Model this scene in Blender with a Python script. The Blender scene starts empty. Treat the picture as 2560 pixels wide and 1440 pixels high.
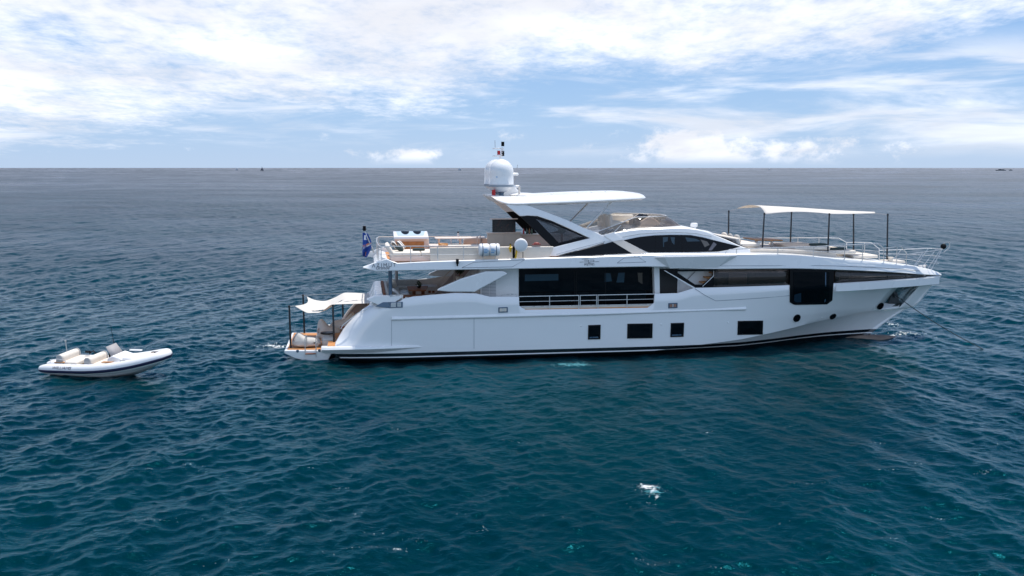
import bpy, bmesh, math, random
import numpy as np
from mathutils import Vector, Matrix, noise as mnoise

S = bpy.context.scene
COL = S.collection
R = math.radians
random.seed(7)
rng = np.random.default_rng(11)

# ------------------------------------------------------------------ camera
FPX = 2500.0                      # focal length in photo pixels (2560 wide)
CAM_H = 9.0
PITCH = math.atan(300.5 / FPX)
cam = bpy.data.cameras.new("camera")
cam.sensor_width = 36.0
cam.lens = 36.0 * FPX / 2560.0
cam.clip_start = 0.5
cam.clip_end = 200000.0
camo = bpy.data.objects.new("camera", cam)
COL.objects.link(camo)
camo.location = (0, 0, CAM_H)
camo.rotation_euler = (math.pi / 2 - PITCH, 0, 0)
S.camera = camo
S.render.resolution_x, S.render.resolution_y = 1024, 576

# ------------------------------------------------------------------ light
SUN_EL, SUN_AZ = R(72), R(48)      # azimuth clockwise from +Y (the view direction)
SKY_STRENGTH = 0.10
S.view_settings.view_transform = 'Standard'
S.view_settings.look = 'None'
S.view_settings.exposure = 0.0
S.view_settings.gamma = 1.0

def nd(nt, typ, **kw):
    n = nt.nodes.new(typ)
    for k, v in kw.items():
        setattr(n, k, v)
    return n

def setin(n, **kw):
    for k, v in kw.items():
        n.inputs[k.replace('_', ' ')].default_value = v

def math_node(nt, op, a, b=None, c=None, clamp=False):
    n = nd(nt, 'ShaderNodeMath', operation=op, use_clamp=clamp)
    for i, x in enumerate((a, b, c)):
        if x is None: continue
        if isinstance(x, (int, float)): n.inputs[i].default_value = x
        else: nt.links.new(x, n.inputs[i])
    return n.outputs[0]

def maprange(nt, x, a, b, c=0.0, d=1.0, smooth=True):
    n = nd(nt, 'ShaderNodeMapRange', interpolation_type='SMOOTHSTEP' if smooth else 'LINEAR')
    for i, v in enumerate((x, a, b, c, d)):
        if isinstance(v, (int, float)): n.inputs[i].default_value = v
        else: nt.links.new(v, n.inputs[i])
    return n.outputs[0]

def noise(nt, vec, scale, detail=4, rough=0.55, dist=0.0):
    n = nd(nt, 'ShaderNodeTexNoise')
    setin(n, Scale=scale, Detail=detail, Roughness=rough, Distortion=dist)
    if vec is not None: nt.links.new(vec, n.inputs['Vector'])
    return n.outputs['Fac']

def combine(nt, x, y, z=0.0):
    n = nd(nt, 'ShaderNodeCombineXYZ')
    for i, v in enumerate((x, y, z)):
        if isinstance(v, (int, float)): n.inputs[i].default_value = v
        else: nt.links.new(v, n.inputs[i])
    return n.outputs[0]

def mixcol(nt, fac, a, b):
    n = nd(nt, 'ShaderNodeMix', data_type='RGBA')
    for sock, v in ((n.inputs[0], fac), (n.inputs[6], a), (n.inputs[7], b)):
        if isinstance(v, (int, float)): sock.default_value = v
        elif isinstance(v, tuple): sock.default_value = v if len(v) == 4 else (*v, 1)
        else: nt.links.new(v, sock)
    return n.outputs[2]

def build_world():
    w = bpy.data.worlds.new("World")
    S.world = w
    w.use_nodes = True
    nt = w.node_tree
    nt.nodes.clear()
    out = nd(nt, 'ShaderNodeOutputWorld')
    bg = nd(nt, 'ShaderNodeBackground')
    sky = nd(nt, 'ShaderNodeTexSky', sky_type='NISHITA', sun_disc=False)
    sky.sun_elevation = SUN_EL
    sky.sun_rotation = SUN_AZ
    sky.air_density = 1.0
    sky.dust_density = 0.1
    sky.ozone_density = 2.0
    tc = nd(nt, 'ShaderNodeTexCoord')
    sep = nd(nt, 'ShaderNodeSeparateXYZ')
    nt.links.new(tc.outputs['Generated'], sep.inputs[0])
    x, y, z = sep.outputs
    zc = math_node(nt, 'MAXIMUM', z, 0.0)
    # high broken cloud deck, seen in perspective (flattened near the horizon)
    den = math_node(nt, 'ADD', zc, 0.10)
    px = math_node(nt, 'DIVIDE', x, den)
    py = math_node(nt, 'MULTIPLY', math_node(nt, 'DIVIDE', y, den), 0.62)
    p = combine(nt, px, py, 3.7)
    az = math_node(nt, 'ARCTAN2', x, y)
    big = noise(nt, p, 0.8, 3, 0.5, 0.3)
    fine = noise(nt, p, 4.5, 8, 0.62, 0.25)
    tiny = noise(nt, p, 15.0, 5, 0.6, 0.1)
    f = math_node(nt, 'ADD', math_node(nt, 'MULTIPLY', big, 0.50),
                  math_node(nt, 'ADD', math_node(nt, 'MULTIPLY', fine, 0.33), math_node(nt, 'MULTIPLY', tiny, 0.21)))
    edge = math_node(nt, 'SUBTRACT', z, math_node(nt, 'ADD', math_node(nt, 'MULTIPLY', az, 0.115), 0.080))   # the deck ends lower on the left
    cover = maprange(nt, edge, -0.045, 0.035, -0.20, 0.135)
    thin = maprange(nt, z, 0.155, 0.245, 0.0, -0.32)           # opening again overhead
    azl = maprange(nt, az, -0.05, 0.25, 0.0, 0.10)
    f2 = math_node(nt, 'ADD', math_node(nt, 'ADD', f, cover), thin)
    deck = maprange(nt, f2, 0.41, 0.72)
    # small cumulus standing over the horizon
    q = combine(nt, math_node(nt, 'MULTIPLY', az, 1.0), math_node(nt, 'MULTIPLY', z, 1.5), 1.3)
    c1 = noise(nt, q, 34.0, 8, 0.62, 0.1)
    c2 = noise(nt, q, 13.0, 2, 0.5, 0.0)
    band = math_node(nt, 'MULTIPLY', maprange(nt, z, 0.001, 0.014), maprange(nt, z, 0.03, 0.058, 1.0, 0.0))
    def bump(a0, wd):
        d = math_node(nt, 'DIVIDE', math_node(nt, 'SUBTRACT', az, a0), wd)
        return math_node(nt, 'POWER', 2.718, math_node(nt, 'MULTIPLY', math_node(nt, 'MULTIPLY', d, d), -1.0))
    lo1 = math_node(nt, 'MULTIPLY', bump(0.175, 0.060), maprange(nt, z, 0.026, 0.058, 0.40, 0.0))
    lo2 = math_node(nt, 'MULTIPLY', bump(-0.108, 0.045), maprange(nt, z, 0.012, 0.026, 0.33, 0.0))
    lo3 = math_node(nt, 'MULTIPLY', bump(0.31, 0.10), maprange(nt, z, 0.018, 0.036, 0.20, 0.0))
    loc = math_node(nt, 'ADD', math_node(nt, 'ADD', lo1, lo2), lo3)
    cf = math_node(nt, 'ADD', math_node(nt, 'ADD', math_node(nt, 'MULTIPLY', c1, 0.75), math_node(nt, 'MULTIPLY', c2, 0.3)), loc)
    cum = math_node(nt, 'MULTIPLY', maprange(nt, cf, 0.64, 0.86), band)
    # clear sky: Nishita, cooled towards the photograph's cyan blue
    ramp = nd(nt, 'ShaderNodeValToRGB')
    nt.links.new(maprange(nt, z, 0.0, 1.0, 0.0, 1.0, False), ramp.inputs[0])
    el = ramp.color_ramp.elements
    el[0].position = 0.0; el[0].color = (0.50, 0.68, 0.96, 1)
    el[1].position = 1.0; el[1].color = (0.03, 0.09, 0.28, 1)
    for ps, c in ((0.05, (0.42, 0.64, 0.97, 1)), (0.12, (0.32, 0.56, 0.95, 1)), (0.18, (0.24, 0.45, 0.84, 1)), (0.30, (0.05, 0.16, 0.42, 1))):
        e = el.new(ps); e.color = c
    gain = nd(nt, 'ShaderNodeMix', data_type='RGBA', blend_type='MULTIPLY')
    gain.inputs[0].default_value = 1.0
    nt.links.new(ramp.outputs[0], gain.inputs[6])
    gain.inputs[7].default_value = (SKYT[0], SKYT[1], SKYT[2], 1)
    # a bright veil added to unseen sky behind the camera to light the hull
    backfill = maprange(nt, y, 0.25, -0.35, 0.0, 1.0)
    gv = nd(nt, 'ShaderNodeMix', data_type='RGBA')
    nt.links.new(math_node(nt, 'MULTIPLY', backfill, BACKFILL), gv.inputs[0])
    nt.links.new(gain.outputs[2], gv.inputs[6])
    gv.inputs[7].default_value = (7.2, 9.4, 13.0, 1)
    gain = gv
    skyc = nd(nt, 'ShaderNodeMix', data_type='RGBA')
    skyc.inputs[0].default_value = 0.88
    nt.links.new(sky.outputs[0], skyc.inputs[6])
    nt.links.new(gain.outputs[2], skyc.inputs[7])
    # cloud brightness varies softly
    sh = noise(nt, p, 1.1, 4, 0.55, 0.2)
    shade = maprange(nt, sh, 0.3, 0.7, CLO[0], CLO[1])
    cc = nd(nt, 'ShaderNodeCombineColor')
    nt.links.new(math_node(nt, 'MULTIPLY', shade, 0.97), cc.inputs[0])
    nt.links.new(math_node(nt, 'MULTIPLY', shade, 0.985), cc.inputs[1])
    nt.links.new(math_node(nt, 'MULTIPLY', shade, 1.05), cc.inputs[2])
    sv = combine(nt, math_node(nt, 'MULTIPLY', az, 5.5), math_node(nt, 'MULTIPLY', z, 36.0), 8.1)
    st = noise(nt, sv, 1.0, 7, 0.58, 0.4)
    sband = math_node(nt, 'MULTIPLY', maprange(nt, z, 0.004, 0.03), maprange(nt, z, 0.09, 0.13, 1.0, 0.0))
    strat = math_node(nt, 'MULTIPLY', math_node(nt, 'MULTIPLY', maprange(nt, math_node(nt, 'ADD', st, azl), 0.48, 0.72), sband), 0.72)
    deck = math_node(nt, 'MAXIMUM', deck, strat)
    allc = math_node(nt, 'MAXIMUM', deck, math_node(nt, 'MULTIPLY', cum, 0.92))
    allc = math_node(nt, 'MULTIPLY', allc, 0.94)
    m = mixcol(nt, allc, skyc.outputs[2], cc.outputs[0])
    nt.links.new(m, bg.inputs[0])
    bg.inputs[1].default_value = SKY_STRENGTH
    nt.links.new(bg.outputs[0], out.inputs[0])

BACKFILL = 0.75
SKYT = (9.5, 9.5, 9.5)
CLO = (9.3, 12.5)
build_world()

sun = bpy.data.lights.new("sun", 'SUN')
sun.energy = 5.0
sun.angle = R(0.6)
sun.color = (1.0, 0.95, 0.87)
suno = bpy.data.objects.new("sun", sun)
COL.objects.link(suno)
sd = Vector((math.sin(SUN_AZ) * math.cos(SUN_EL), math.cos(SUN_AZ) * math.cos(SUN_EL), math.sin(SUN_EL)))
suno.rotation_euler = sd.to_track_quat('Z', 'Y').to_euler()
suno.location = (0, 0, 60)

# ------------------------------------------------------------------ yacht frame: u forward, v to the far side, z up (water = 0)
PSI = R(8.5)
X0, Y0 = -11.0, 48.4
CP, SP = math.cos(PSI), math.sin(PSI)

def ray(px, py):
    a, b = (px - 1280) / FPX, -(py - 720) / FPX
    return (a, math.cos(PITCH) + b * math.sin(PITCH), -math.sin(PITCH) + b * math.cos(PITCH))

def tr(px, py, v):
    """survey: measured point on the lengthwise plane v (number or function of u, z)"""
    d = ray(px, py)
    vv = v if not callable(v) else v(15.0, 4.0)
    for _ in range(14 if callable(v) else 1):
        t = (vv - X0 * SP + Y0 * CP) / (-d[0] * SP + d[1] * CP)
        X, Y, Z = d[0] * t, d[1] * t, CAM_H + d[2] * t
        u = (X - X0) * CP + (Y - Y0) * SP
        if callable(v): vv = 0.5 * vv + 0.5 * v(u, Z)
    return Vector((u, vv, Z))

def tz(px, py, z):
    d = ray(px, py)
    t = (z - CAM_H) / d[2]
    X, Y = d[0] * t, d[1] * t
    return Vector(((X - X0) * CP + (Y - Y0) * SP, -(X - X0) * SP + (Y - Y0) * CP, z))

def w(u, v, z):
    return Vector((X0 + u * CP - v * SP, Y0 + u * SP + v * CP, z))

def trs(pts, v):
    return [tr(x, y, v) for x, y in pts]

def pchip(xs, ys):
    xs, ys = np.array(xs, float), np.array(ys, float)
    h = np.diff(xs); d = np.diff(ys) / h
    m = np.zeros_like(ys)
    for i in range(1, len(xs) - 1):
        if d[i - 1] * d[i] > 0:
            w1, w2 = 2 * h[i] + h[i - 1], h[i] + 2 * h[i - 1]
            m[i] = (w1 + w2) / (w1 / d[i - 1] + w2 / d[i])
    m[0], m[-1] = d[0], d[-1]
    def f(x):
        x = min(max(x, xs[0]), xs[-1])
        i = int(min(max(np.searchsorted(xs, x) - 1, 0), len(h) - 1))
        t = (x - xs[i]) / h[i]
        return float((1 + 2 * t) * (1 - t) ** 2 * ys[i] + t * (1 - t) ** 2 * h[i] * m[i]
                     + t * t * (3 - 2 * t) * ys[i + 1] + t * t * (t - 1) * h[i] * m[i + 1])
    return f

def lin(xs, ys):
    return lambda x: float(np.interp(x, xs, ys))

# ------------------------------------------------------------------ materials
MATS = {}
def mat(name, col, rough=0.5, metal=0.0, spec=0.5, coat=0.0, var=0.0, vscale=3.0, bump=0.0, bscale=60.0):
    if name in MATS: return MATS[name]
    m = bpy.data.materials.new(name)
    m.use_nodes = True
    nt = m.node_tree
    b = nt.nodes['Principled BSDF']
    b.inputs['Base Color'].default_value = (*col, 1)
    b.inputs['Roughness'].default_value = rough
    b.inputs['Metallic'].default_value = metal
    b.inputs['Specular IOR Level'].default_value = spec
    b.inputs['Coat Weight'].default_value = coat
    b.inputs['Coat Roughness'].default_value = 0.08
    tc = nd(nt, 'ShaderNodeTexCoord')
    if var > 0:
        n = noise(nt, tc.outputs['Object'], vscale, 5, 0.6)
        lo = tuple(c * (1 - var) for c in col); hi = tuple(min(1, c * (1 + var)) for c in col)
        nt.links.new(mixcol(nt, maprange(nt, n, 0.3, 0.7), lo, hi), b.inputs['Base Color'])
        nt.links.new(maprange(nt, n, 0.3, 0.7, rough * 0.85, min(1, rough * 1.15)), b.inputs['Roughness'])
    if bump > 0:
        n2 = noise(nt, tc.outputs['Object'], bscale, 3, 0.6)
        bn = nd(nt, 'ShaderNodeBump')
        bn.inputs['Strength'].default_value = bump
        bn.inputs['Distance'].default_value = 0.01
        nt.links.new(n2, bn.inputs['Height'])
        nt.links.new(bn.outputs[0], b.inputs['Normal'])
    MATS[name] = m
    return m

WHITE = mat('white_gelcoat', (0.80, 0.80, 0.80), 0.28, coat=0.3, var=0.015, vscale=0.7)
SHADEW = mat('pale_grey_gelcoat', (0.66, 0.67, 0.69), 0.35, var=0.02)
BEIGE = mat('beige_gelcoat', (0.66, 0.60, 0.53), 0.4, var=0.03)
CREAM = mat('cream_upholstery', (0.72, 0.66, 0.59), 0.8, var=0.05, vscale=4, bump=0.3, bscale=30)
GREYFAB = mat('grey_fabric', (0.40, 0.39, 0.38), 0.9, var=0.08, vscale=5, bump=0.5, bscale=25)
LGREYFAB = mat('light_grey_fabric', (0.50, 0.48, 0.45), 0.9, var=0.07, vscale=4, bump=0.6, bscale=12)
DKFAB = mat('dark_green_fabric', (0.03, 0.05, 0.05), 0.9, var=0.15)
BLACK = mat('black_paint', (0.004, 0.0045, 0.006), 0.4, spec=0.15, var=0.1)
BLKPOLE = mat('black_pole', (0.015, 0.017, 0.022), 0.4, var=0.1)
STEEL = mat('stainless_steel', (0.66, 0.65, 0.64), 0.3, metal=0.6, var=0.05)
DKSTEEL = mat('dark_blue_steel', (0.08, 0.13, 0.19), 0.3, metal=0.4, var=0.1)
SEAM = mat('seam_grey', (0.22, 0.25, 0.29), 0.5, var=0.05)
BROWNWOOD = mat('brown_wood', (0.26, 0.09, 0.04), 0.65, spec=0.25, var=0.25, vscale=6)
HONEY = mat('honey_wood', (0.42, 0.19, 0.06), 0.45, var=0.2, vscale=5)
MAUVE = mat('mauve_panel', (0.34, 0.27, 0.26), 0.6, var=0.06)
PINKISH = mat('warm_white_paint', (0.72, 0.62, 0.56), 0.5, var=0.04)
NAVY = mat('navy_rubber', (0.010, 0.014, 0.055), 0.55, var=0.1)
HYP = mat('white_tube_fabric', (0.78, 0.77, 0.77), 0.45, var=0.03, vscale=2)
RED = mat('red_lamp', (0.45, 0.01, 0.015), 0.25, var=0.1)
YELLOW = mat('yellow_plastic', (0.75, 0.45, 0.02), 0.45, var=0.06)
LEAF = mat('dark_leaf', (0.03, 0.05, 0.025), 0.6, var=0.3, vscale=20)
ROCK = mat('dark_rock', (0.05, 0.07, 0.09), 0.9, var=0.3, vscale=0.05)
FLAGBLUE = mat('flag_blue', (0.01, 0.06, 0.30), 0.8, var=0.08)
FLAGORANGE = mat('flag_orange', (0.75, 0.28, 0.16), 0.8, var=0.06)
FLAGWHITE = mat('flag_white', (0.78, 0.78, 0.78), 0.8, var=0.04)
BLUEPRINT = mat('blue_print', (0.10, 0.34, 0.62), 0.6, var=0.2, vscale=20)
TANBULB = mat('tan_antifouling', (0.20, 0.145, 0.115), 0.6, var=0.2, vscale=2)
GREYRUB = mat('grey_mesh', (0.33, 0.32, 0.33), 0.7, var=0.06)

def teak():
    m = mat('teak_planks', (0.45, 0.22, 0.09), 0.6)
    nt = m.node_tree; b = nt.nodes['Principled BSDF']
    tc = nd(nt, 'ShaderNodeTexCoord')
    wv = nd(nt, 'ShaderNodeTexWave', wave_type='BANDS', bands_direction='Y')
    setin(wv, Scale=3.0, Distortion=0.0)
    nt.links.new(tc.outputs['Object'], wv.inputs['Vector'])
    n = noise(nt, tc.outputs['Object'], 3.0, 5, 0.6)
    c = mixcol(nt, n, (0.50, 0.20, 0.06), (0.66, 0.31, 0.11))
    line = maprange(nt, wv.outputs['Fac'], 0.02, 0.08)
    nt.links.new(mixcol(nt, line, (0.08, 0.05, 0.03), c), b.inputs['Base Color'])
    return m
TEAK = teak()

def hull_mat():
    m = mat('hull_paint', (0.8, 0.8, 0.8), 0.16, coat=0.6)
    nt = m.node_tree; b = nt.nodes['Principled BSDF']
    tc = nd(nt, 'ShaderNodeTexCoord')
    sep = nd(nt, 'ShaderNodeSeparateXYZ')
    nt.links.new(tc.outputs['Object'], sep.inputs[0])
    z = sep.outputs[2]
    n = noise(nt, tc.outputs['Object'], 0.8, 4, 0.6)
    white = mixcol(nt, n, (0.78, 0.78, 0.785), (0.81, 0.81, 0.81))
    above = math_node(nt, 'GREATER_THAN', z, 0.44)
    s1 = math_node(nt, 'MULTIPLY', math_node(nt, 'GREATER_THAN', z, 0.225), math_node(nt, 'LESS_THAN', z, 0.275))
    fac = math_node(nt, 'MAXIMUM', above, s1)
    nt.links.new(mixcol(nt, fac, (0.008, 0.009, 0.012), white), b.inputs['Base Color'])
    bn = nd(nt, 'ShaderNodeBump'); bn.inputs['Strength'].default_value = 0.05; bn.inputs['Distance'].default_value = 0.05
    nt.links.new(noise(nt, tc.outputs['Object'], 1.6, 2, 0.5), bn.inputs['Height'])
    nt.links.new(bn.outputs[0], b.inputs['Normal'])
    return m
HULL = hull_mat()

def glass_dark(name, col, rough=0.04):
    m = mat(name, col, rough, spec=0.2)
    return m
GLASS = glass_dark('black_tinted_glass', (0.002, 0.0025, 0.004))

def glass_see(name, tint, fac_base, gloss=1.0):
    """tinted see-through pane: transparent plus a fresnel mirror"""
    m = bpy.data.materials.new(name); m.use_nodes = True
    nt = m.node_tree; nt.nodes.clear()
    out = nd(nt, 'ShaderNodeOutputMaterial')
    t = nd(nt, 'ShaderNodeBsdfTransparent'); t.inputs[0].default_value = (*tint, 1)
    d = nd(nt, 'ShaderNodeBsdfDiffuse'); d.inputs[0].default_value = (0.25, 0.22, 0.2, 1)
    g = nd(nt, 'ShaderNodeBsdfGlossy'); g.inputs['Roughness'].default_value = 0.05
    fr = nd(nt, 'ShaderNodeFresnel'); fr.inputs[0].default_value = 1.5
    m0 = nd(nt, 'ShaderNodeMixShader'); m0.inputs[0].default_value = fac_base
    nt.links.new(t.outputs[0], m0.inputs[1]); nt.links.new(d.outputs[0], m0.inputs[2])
    mx = nd(nt, 'ShaderNodeMixShader')
    nt.links.new(math_node(nt, 'MULTIPLY', fr.outputs[0], gloss), mx.inputs[0])
    nt.links.new(m0.outputs[0], mx.inputs[1]); nt.links.new(g.outputs[0], mx.inputs[2])
    nt.links.new(mx.outputs[0], out.inputs[0])
    MATS[name] = m
    return m
BRONZE = glass_see('bronze_glass', (0.55, 0.47, 0.42), 0.10)
PERSPEX = glass_see('smoked_perspex', (0.80, 0.77, 0.74), 0.10, 0.6)
SMOKE = glass_see('grey_glass', (0.45, 0.47, 0.50), 0.06)

def canvas():
    m = bpy.data.materials.new('white_canvas'); m.use_nodes = True
    nt = m.node_tree; nt.nodes.clear()
    out = nd(nt, 'ShaderNodeOutputMaterial')
    d = nd(nt, 'ShaderNodeBsdfDiffuse'); d.inputs[0].default_value = (0.85, 0.84, 0.82, 1)
    t = nd(nt, 'ShaderNodeBsdfTranslucent'); t.inputs[0].default_value = (0.72, 0.58, 0.42, 1)
    mx = nd(nt, 'ShaderNodeMixShader'); mx.inputs[0].default_value = 0.35
    tc = nd(nt, 'ShaderNodeTexCoord')
    bn = nd(nt, 'ShaderNodeBump'); bn.inputs['Strength'].default_value = 0.25; bn.inputs['Distance'].default_value = 0.03
    nt.links.new(noise(nt, tc.outputs['Object'], 3.0, 3, 0.5), bn.inputs['Height'])
    nt.links.new(bn.outputs[0], d.inputs['Normal'])
    nt.links.new(d.outputs[0], mx.inputs[1]); nt.links.new(t.outputs[0], mx.inputs[2])
    nt.links.new(mx.outputs[0], out.inputs[0])
    MATS['white_canvas'] = m
    return m
CANVAS = canvas()

def louvre_mat(name, a, b_, scale):
    m = mat(name, a, 0.5)
    nt = m.node_tree; b = nt.nodes['Principled BSDF']
    tc = nd(nt, 'ShaderNodeTexCoord')
    wv = nd(nt, 'ShaderNodeTexWave', wave_type='BANDS', bands_direction='Z')
    setin(wv, Scale=scale, Distortion=0.0)
    nt.links.new(tc.outputs['Object'], wv.inputs['Vector'])
    nt.links.new(mixcol(nt, wv.outputs['Fac'], b_, a), b.inputs['Base Color'])
    return m
LOUVRE = louvre_mat('louvre_slats', (0.72, 0.72, 0.74), (0.25, 0.27, 0.30), 4.5)
BLIND = louvre_mat('window_blind', (0.78, 0.80, 0.82), (0.40, 0.44, 0.50), 4.0)

def stripe_fabric():
    m = mat('striped_fabric', (0.75, 0.72, 0.68), 0.9)
    nt = m.node_tree; b = nt.nodes['Principled BSDF']
    tc = nd(nt, 'ShaderNodeTexCoord')
    wv = nd(nt, 'ShaderNodeTexWave', wave_type='BANDS', bands_direction='DIAGONAL'); setin(wv, Scale=2.4, Distortion=1.0)
    nt.links.new(tc.outputs['Object'], wv.inputs['Vector'])
    nt.links.new(mixcol(nt, maprange(nt, wv.outputs['Fac'], 0.45, 0.55), (0.10, 0.10, 0.10), (0.76, 0.73, 0.70)), b.inputs['Base Color'])
    return m
STRIPE = stripe_fabric()

# ------------------------------------------------------------------ mesh builder
class MB:
    def __init__(s): s.v = []; s.f = []
    def add(s, vs, fs):
        o = len(s.v); s.v += [tuple(p) for p in vs]; s.f += [tuple(i + o for i in q) for q in fs]; return s
    def box(s, c, d, rz=0.0, ry=0.0, taper=1.0):
        hx, hy, hz = d[0] / 2, d[1] / 2, d[2] / 2
        M = Matrix.Rotation(rz, 3, 'Z') @ Matrix.Rotation(ry, 3, 'Y')
        vs = []
        for z in (-1, 1):
            k = taper if z > 0 else 1.0
            for x, y in ((-1, -1), (1, -1), (1, 1), (-1, 1)):
                vs.append(Vector(c) + M @ Vector((x * hx * k, y * hy * k, z * hz)))
        return s.add(vs, [(3, 2, 1, 0), (4, 5, 6, 7), (0, 1, 5, 4), (1, 2, 6, 5), (2, 3, 7, 6), (3, 0, 4, 7)])
    def prism(s, pts, ext):
        n = len(pts); e = Vector(ext)
        a = [Vector(p) for p in pts]; vs = a + [p + e for p in a]
        nrm = Vector((0, 0, 0))
        for i in range(n):
            nrm += a[i].cross(a[(i + 1) % n])
        if nrm.dot(e) > 0:      # front cap must look away from the extrusion
            idx = list(range(n))[::-1]
        else:
            idx = list(range(n))
        fs = [tuple(idx), tuple(i + n for i in idx[::-1])]
        for k in range(n):
            i, j = idx[k], idx[(k + 1) % n]
            fs.append((j, i, i + n, j + n))
        return s.add(vs, fs)
    def tube(s, pts, r, n=8, cap=True):
        P = [Vector(p) for p in pts]; rings = []
        rr = r if hasattr(r, '__len__') else [r] * len(P)
        prev = None
        for i, p in enumerate(P):
            t = (P[min(i + 1, len(P) - 1)] - P[max(i - 1, 0)]).normalized()
            up = Vector((0, 0, 1)) if abs(t.z) < 0.95 else Vector((1, 0, 0))
            a = t.cross(up).normalized(); b = t.cross(a).normalized()
            if prev is not None and a.dot(prev) < 0: a, b = -a, -b
            prev = a
            rings.append([p + (a * math.cos(2 * math.pi * k / n) + b * math.sin(2 * math.pi * k / n)) * rr[i] for k in range(n)])
        vs = [q for ring in rings for q in ring]; fs = []
        for i in range(len(P) - 1):
            for k in range(n):
                fs.append((i * n + k, i * n + (k + 1) % n, (i + 1) * n + (k + 1) % n, (i + 1) * n + k))
        if cap:
            fs.append(tuple(range(n))[::-1]); fs.append(tuple((len(P) - 1) * n + k for k in range(n)))
        return s.add(vs, fs)
    def lathe(s, prof, c=(0, 0, 0), n=20, axis='z'):
        vs, fs = [], []
        for r, h in prof:
            for k in range(n):
                a = 2 * math.pi * k / n
                q = (r * math.cos(a), r * math.sin(a), h)
                if axis == 'y': q = (q[0], q[2], q[1])
                if axis == 'x': q = (q[2], q[0], q[1])
                vs.append(Vector(c) + Vector(q))
        m = len(prof)
        for i in range(m - 1):
            for k in range(n):
                fs.append((i * n + k, i * n + (k + 1) % n, (i + 1) * n + (k + 1) % n, (i + 1) * n + k))
        fs.append(tuple(range(n))[::-1]); fs.append(tuple((m - 1) * n + k for k in range(n)))
        return s.add(vs, fs)
    def grid(s, rows, closed=False):
        n = len(rows[0]); vs = [p for r in rows for p in r]; fs = []
        for i in range(len(rows) - 1):
            for k in range(n if closed else n - 1):
                k2 = (k + 1) % n
                fs.append((i * n + k, i * n + k2, (i + 1) * n + k2, (i + 1) * n + k))
        return s.add(vs, fs)
    def blob(s, c, rad, n=14, m=10, fn=None, p=2.0):
        vs, fs = [], []
        for i in range(m + 1):
            th = math.pi * i / m
            for k in range(n):
                a = 2 * math.pi * k / n
                d = Vector((math.sin(th) * math.cos(a), math.sin(th) * math.sin(a), math.cos(th)))
                if p != 2.0:
                    d = Vector([math.copysign(abs(t) ** (2.0 / p), t) for t in d])
                q = Vector((d.x * rad[0], d.y * rad[1], d.z * rad[2]))
                if fn: q = fn(q)
                vs.append(Vector(c) + q)
        for i in range(m):
            for k in range(n):
                fs.append((i * n + k, i * n + (k + 1) % n, (i + 1) * n + (k + 1) % n, (i + 1) * n + k))
        return s.add(vs, fs)
    def obj(s, name, m, parent=None, origin=None, smooth=True, bevel=0.0, solid=0.0, angle=38, fix=True, seg=2):
        me = bpy.data.meshes.new(name)
        o3 = Vector(origin) if origin is not None else Vector((0, 0, 0))
        me.from_pydata([tuple(Vector(p) - o3) for p in s.v], [], s.f)
        bm = bmesh.new(); bm.from_mesh(me)
        bmesh.ops.remove_doubles(bm, verts=bm.verts, dist=1e-5)
        if fix: bmesh.ops.recalc_face_normals(bm, faces=bm.faces)
        bm.to_mesh(me); bm.free()
        me.materials.append(m)
        if smooth:
            me.polygons.foreach_set('use_smooth', [True] * len(me.polygons))
            me.set_sharp_from_angle(angle=R(angle))
        ob = bpy.data.objects.new(name, me)
        COL.objects.link(ob)
        if parent is not None: ob.parent = parent
        if solid:
            md = ob.modifiers.new('solid', 'SOLIDIFY'); md.thickness = solid; md.offset = -1.0
        if bevel:
            md = ob.modifiers.new('bevel', 'BEVEL'); md.width = bevel; md.segments = seg
            md.limit_method = 'ANGLE'; md.angle_limit = R(40); md.harden_normals = False
        return ob

def tag(o, label=None, cat=None, group=None, kind=None):
    if label: o['label'] = label
    if cat: o['category'] = cat
    if group: o['group'] = group
    if kind: o['kind'] = kind
    return o

def thing(name, label, cat, uvz=None, rz=0.0, group=None, world=None):
    """Empty at the thing's base; its parts are given in the thing's own axes"""
    o = bpy.data.objects.new(name, None)
    o.empty_display_size = 0.3
    COL.objects.link(o)
    o.location = world if world is not None else w(*uvz)
    o.rotation_euler = (0, 0, (PSI if world is None else 0.0) + rz)
    return tag(o, label, cat, group)

def copy_tree(o, parent=None):
    c = o.copy(); COL.objects.link(c)
    if parent is not None: c.parent = parent
    for ch in list(o.children): copy_tree(ch, c)
    return c

def text_mesh(body, size, name, place, m, parent, shear=0.0, extrude=0.004, spacing=1.0, width=None, origin=None):
    cu = bpy.data.curves.new(name, 'FONT'); cu.body = body; cu.size = size; cu.shear = shear
    cu.extrude = extrude; cu.space_character = spacing
    ob = bpy.data.objects.new(name, cu); COL.objects.link(ob)
    dg = bpy.context.evaluated_depsgraph_get()
    me = bpy.data.meshes.new_from_object(ob.evaluated_get(dg))
    COL.objects.unlink(ob); bpy.data.objects.remove(ob)
    xs = [v.co.x for v in me.vertices]; x0, x1 = min(xs), max(xs)
    k = 1.0 if width is None else width / (x1 - x0)
    for v in me.vertices:
        v.co = place((v.co.x - x0) * k, v.co.y, v.co.z)
    me.name = name; me.materials.clear(); me.materials.append(m)
    o2 = bpy.data.objects.new(name, me); COL.objects.link(o2); o2.parent = parent
    return o2

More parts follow.
